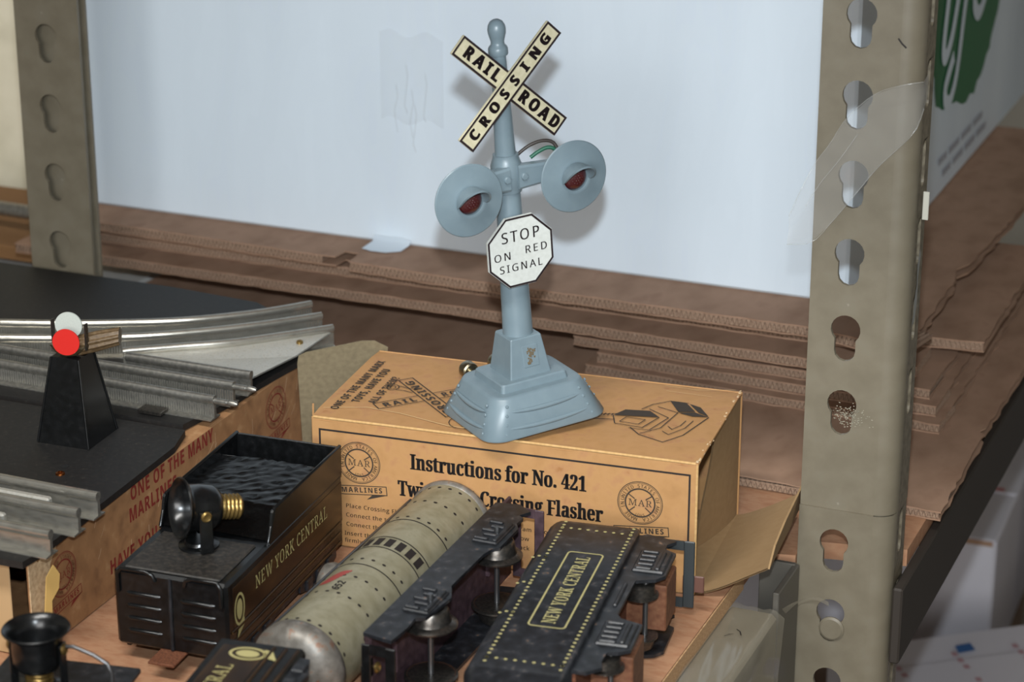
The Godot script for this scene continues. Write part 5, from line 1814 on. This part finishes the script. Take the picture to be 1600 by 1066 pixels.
# ---------------------------------------------------------------- the riveted tender on its side
func make_riveted_tender():
	# local millimetres: x to the wheels, z to the viewer, lying with a printed side up
	var root := thing("riveted_tender", "worn black tin toy tender with gold rivet dots lying on its side", "toy tender", T(Vector3(-0.0548, 0.0004, 0.026), Vector3(0, 7.6, 0)))
	var top := 38.0
	var L := 142.0
	var b := mm()
	# body: cross-section in x,y with a rounded roof edge, swept along z with rounded far end
	var ring := func(z: float, inset: float) -> Array:
		var o := []
		for q in [[38.5 - inset, 3.0 + inset, 1.0, 3], [38.5 - inset, top - inset, 1.0, 0], [0.0 + inset, top - inset, 6.5, 1], [0.0 + inset, 3.0 + inset, 6.5, 2]]:
			for i in 6:
				var a: float = PI / 2 * (q[3] + i / 5.0)
				var c := Vector2(q[0], q[1]) + Vector2(-q[2] if q[3] in [0, 3] else q[2], -q[2] if q[3] in [0, 1] else q[2])
				o.append(Vector3(c.x + cos(a) * q[2], c.y + sin(a) * q[2], z))
		return o
	b.loft([ring.call(0.0, 4.0), ring.call(0.5, 1.6), ring.call(2.2, 0.4), ring.call(5.0, 0.0), ring.call(L - 12, 0.0), ring.call(L - 11.5, 0.6), ring.call(L - 9, 0.9), ring.call(L, 3.5)], true, true, true)
	part("body", b, mats.tin_worn, root)
	var f := Transform3D(Basis(Vector3(1, 0, 0), Vector3(0, 0, -1), Vector3(0, 1, 0)), Vector3(0, top + 0.12, 0))
	b = mm()
	var dot := circle(0.72, 10)
	for k in 41:
		for x in [7.5, 36.0]:
			b.fill(dot, f * T(Vector3(x, -4.0 - k * 3.1, 0)))
	for k in 9:
		for z in [9.5, L - 17.0]:
			b.fill(dot, f * T(Vector3(7.5 + k * 3.55, -z, 0)))
	for z in [38.0, 62.0, 88.0]:
		for k in 3:
			b.fill(dot, f * T(Vector3(7.5 - k * 2.6, -z, 0 if k < 2 else -0.9)))
	part("gold_rivet_dots", b, mats.gold_ink, root).set_meta("kind", "stuff")
	b = mm()
	var fr := []
	for q in [[28.0, -32.5, 0], [17.0, -32.5, 1], [17.0, -95.0, 2], [28.0, -95.0, 3]]:
		for i in 4:
			var a: float = PI / 2 * (q[2] + i / 3.0)
			fr.append(Vector2(q[0] + cos(a) * 1.6, q[1] + sin(a) * 1.6))
	b.stroke(fr, 0.7, f, true)
	part("gold_frame", b, mats.gold_ink, root)
	b = mm()
	text_fit(b, "NEW YORK CENTRAL", "medium", 5.4, f * Transform3D(Basis(Vector3.BACK, PI / 2), Vector3(25.2, -93.5, 0)), 59.0, 0.03)
	part("gold_lettering", b, mats.gold_ink, root)
	# side frames, top and bottom
	for lev in [34.5, 1.3]:
		b = mm()
		var o := [Vector2(38, 4), Vector2(41, 1), Vector2(49, 3), Vector2(54, 5), Vector2(51, 9), Vector2(51, 13), Vector2(56, 16), Vector2(56, 37), Vector2(53, 41), Vector2(45.5, 44), Vector2(45, 74), Vector2(47, 77), Vector2(56, 80), Vector2(56, 101), Vector2(52, 104), Vector2(48, 105), Vector2(47.5, 112), Vector2(49, 117), Vector2(44, 122), Vector2(38, 122)]
		b.x = b.x * Transform3D(Basis(Vector3(1, 0, 0), Vector3(0, 0, 1), Vector3(0, -1, 0)), Vector3(0, lev, 0))
		b.prism(o, -0.7, 0.7)
		b.x = Transform3D(Basis().scaled(Vector3.ONE * 0.001), Vector3.ZERO)
		var up := 1.0 if lev > 10 else -1.0
		for c in [26.5, 90.5]:
			b.box(Vector3(48.5, lev + up * 0.8, c), Vector3(13, 1.4, 19), 0.6)
			for k in 5:
				b.box(Vector3(46.5, lev + up * 1.5, c - 7.5 + k * 3.8), Vector3(6.5, 1.4, 1.8), 0.4)
			b.box(Vector3(52, lev + up * 1.5, c), Vector3(1.8, 1.4, 16), 0.4)
			b.lathe([Vector2(1.2, 0), Vector2(1.2, up * 1.6), Vector2(0, up * 1.6)], 12, T(Vector3(53.4, lev, c + 3)))
		b.box(Vector3(42.5, lev + up * 0.9, 58), Vector3(1.6, 1.2, 20), 0.4)
		part("side_frame", b, mats.tin_worn, root, "rust-spotted truck side frame")
	# bolsters and axles between them
	for c in [28.0, 90.0]:
		b = mm()
		b.box(Vector3(47.5, 19, c - 4), Vector3(17, 20, 20), 0.5)
		part("bolster", b, mottled("brown_bolster", [[0.0, "#5a3422"], [0.5, "#6e4630"], [1.0, "#7f573d"]], 0.55, 0.0, 0.03, 0.014), root, "brown painted bolster")
		b = mm()
		b.tube([Vector3(48.5, 2, c + 10.5), Vector3(48.5, 34, c + 10.5)], 1.1, 10)
		part("axle", b, mats.chain_wire, root)
		for up in [1, -1]:
			var t := Transform3D(Basis() if up > 0 else Basis(Vector3.RIGHT, PI), Vector3(46.5, 28.8 if up > 0 else 6.6, c + 10.5))
			b = mm()
			b.lathe([Vector2(1.2, -2.4), Vector2(7.2, -2.4), Vector2(7.2, -1.7), Vector2(5.9, -1.1), Vector2(5.6, 2.4), Vector2(4.6, 3.0), Vector2(0, 3.0)], 32, t, 40)
			part("wheel", b, mats.wheel_steel, root)
	b = mm()
	b.box(Vector3(39.2, 18, 62), Vector3(1.4, 32, 118), 0.3)
	part("floor_plate", b, mats.rusty, root)
	# coupler loop at the far end and the copper tab behind it
	b = mm()
	b.x = b.x * T(Vector3(53.5, 19.0, 1.0))
	b.box(Vector3(5.2, 0, 0), Vector3(4.6, 30, 1.0), 0.4)
	b.box(Vector3(-0.8, 12.8, 0), Vector3(7.4, 4, 0.9))
	b.box(Vector3(-0.8, -12.8, 0), Vector3(7.4, 4.4, 0.9))
	b.box(Vector3(-6, 0, 0), Vector3(3, 30, 1.0), 0.4)
	b.box(Vector3(-8.5, 0, 5), Vector3(1.2, 10, 9), 0.3)
	part("coupler_loop", b, solid("coupler_grey", "#33383a", 0.45, 0.2), root)
	b = mm()
	b.box(Vector3(60.5, 14.5, 0.0), Vector3(9, 7.5, 0.9), 0.4)
	part("coupler_tab", b, solid("coupler_brown", "#5c3d33", 0.5), root)

# ---------------------------------------------------------------- things further back
func make_background():
	# side rail behind the right upright, its shade put into the dark colour
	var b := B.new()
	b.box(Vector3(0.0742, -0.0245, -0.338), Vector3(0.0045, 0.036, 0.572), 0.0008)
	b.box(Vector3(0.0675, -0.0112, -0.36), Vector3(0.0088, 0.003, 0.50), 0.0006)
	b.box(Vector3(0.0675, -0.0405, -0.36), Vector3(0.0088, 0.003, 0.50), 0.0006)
	tag(part("shelf_beam", b, solid("shade_toned_rail", "#2d2620", 0.7), self), "steel side beam coloured dark for shade, running back under the cardboard stack", "shelf beam")
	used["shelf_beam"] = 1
	# far upright at the right edge
	var far := thing("rack_upright", "olive steel upright at the far upper right edge", "rack post", T(Vector3(0.034, -0.9, -0.62), Vector3(0, 0, 0)), "keyhole uprights")
	upright(far, 0.0, 1.4, 0.9 + 0.12, 0.0375, 0.02, mats.tan_metal, mats.tan_metal, 0.0366)
	# lower shelf with white mailing boxes
	b = B.new()
	b.box(Vector3(-0.05, -0.312, -0.64), Vector3(0.8, 0.015, 0.74), 0.001)
	tag(part("lower_shelf", b, solid("lower_shelf", "#6b5644", 0.8), self), "lower shelf board carrying the white mailing boxes", "shelf")
	var defs := [
		["white mailing box turned askew with red and blue print, nearest the upright", Vector3(0.06, -0.304, -0.375), Vector3(0.15, 0.085, 0.13), 38.0],
		["white mailing box with long folded lid behind the askew one", Vector3(-0.085, -0.304, -0.66), Vector3(0.22, 0.105, 0.28), 2.0],
		["white mailing box with red stripe at the lower right edge", Vector3(0.24, -0.304, -0.52), Vector3(0.14, 0.08, 0.2), 12.0],
		["long white mailing box lying across the back of the lower shelf", Vector3(0.1, -0.304, -0.9), Vector3(0.3, 0.12, 0.14), 4.0]]
	var blue := solid("mail_blue", "#2b5b93", 0.6)
	var red := solid("mail_red", "#b33a3a", 0.6)
	for i in defs.size():
		var d = defs[i]
		var root := thing("mailing_box", d[0], "box", T(d[1], Vector3(0, d[3], 0)), "white mailing boxes")
		var s: Vector3 = d[2]
		b = B.new()
		b.box(Vector3(0, s.y / 2, 0), s, 0.002)
		part("body", b, solid("mail_white", "#c9c6cd", 0.7), root)
		b = B.new()
		b.box(Vector3(s.x * 0.02, s.y + 0.0008, 0.0), Vector3(s.x * 0.96, 0.0012, s.z * 0.47), 0.0003)
		part("lid_flap", b, solid("mail_white", "#c9c6cd", 0.7), root)
		var t := Transform3D(Basis(Vector3(1, 0, 0), Vector3(0, 0, -1), Vector3(0, 1, 0)), Vector3(0, s.y + 0.0016, 0))
		b = B.new()
		b.stroke([Vector2(-s.x * 0.48, -s.z * 0.3), Vector2(s.x * 0.46, -s.z * 0.22)], 0.0045, t)
		part("red_stripe", b, red, root)
		for k in 3:
			b = B.new()
			for j in 7:
				if j % 4 == 3: continue
				b.stroke([Vector2(-s.x * 0.3 + k * s.x * 0.26, -s.z * 0.1 + j * 0.008), Vector2(-s.x * 0.3 + k * s.x * 0.26 + 0.0006, -s.z * 0.1 + j * 0.008 + 0.005)], 0.0035, t)
			part("faint_red_print", b, solid("mail_faint_red", "#b08a90", 0.7), root)
		b = B.new()
		b.box(Vector3(0, s.y - 0.002, s.z / 2 + 0.0006), Vector3(s.x * 0.98, 0.0035, 0.001), 0.0003)
		part("brown_edge", b, mats.sheet, root)
		for q in [[0.008, 0.005, -s.x * 0.38, s.z * 0.05], [0.009, 0.004, s.x * 0.36, s.z * 0.12], [0.006, 0.005, s.x * 0.02, s.z * 0.33]]:
			b = B.new()
			b.fill([Vector2(q[2] - q[0], q[3] - q[1]), Vector2(q[2] + q[0] * 0.9, q[3] - q[1] * 0.8), Vector2(q[2] + q[0], q[3] + q[1]), Vector2(q[2] - q[0] * 0.7, q[3] + q[1] * 0.8)], t)
			part("blue_print", b, blue, root)
	# cream carton, rod and slat at the far left behind the upright
	b = B.new()
	b.box(Vector3(-0.72, 0.2, -0.55), Vector3(0.5, 0.62, 0.3), 0.002)
	tag(part("cream_carton", b, mottled("cream_card", [[0.0, "#bdb59f"], [0.5, "#c9c1ab"], [1.0, "#d2cab5"]], 0.8, 0.0, 0.2, 0.01), self), "tall cream carton at the far left edge behind the upright", "carton")
	b = B.new()
	b.tube([Vector3(-0.72, 0.0225, -0.29), Vector3(-0.4905, 0.0275, -0.272)], 0.0042, 14)
	tag(part("metal_rod", b, mats.dull_steel, self), "thin brown metal rod beside the far left upright", "rod")
	b = B.new()
	b.box(Vector3(-0.6, 0.009, -0.3), Vector3(0.24, 0.009, 0.1), 0.001)
	tag(part("wooden_slat", b, solid("slat_brown", "#7b5835", 0.8), self), "brown wooden slat under the rod at the far left", "slat")
	b = B.new()
	b.box(Vector3(-0.56, -0.035, -0.3), Vector3(0.28, 0.07, 0.16), 0.002)
	tag(part("pale_block", b, solid("pale_block", "#c4c2bd", 0.8), self), "pale carton under the wooden slat at the far left", "carton")
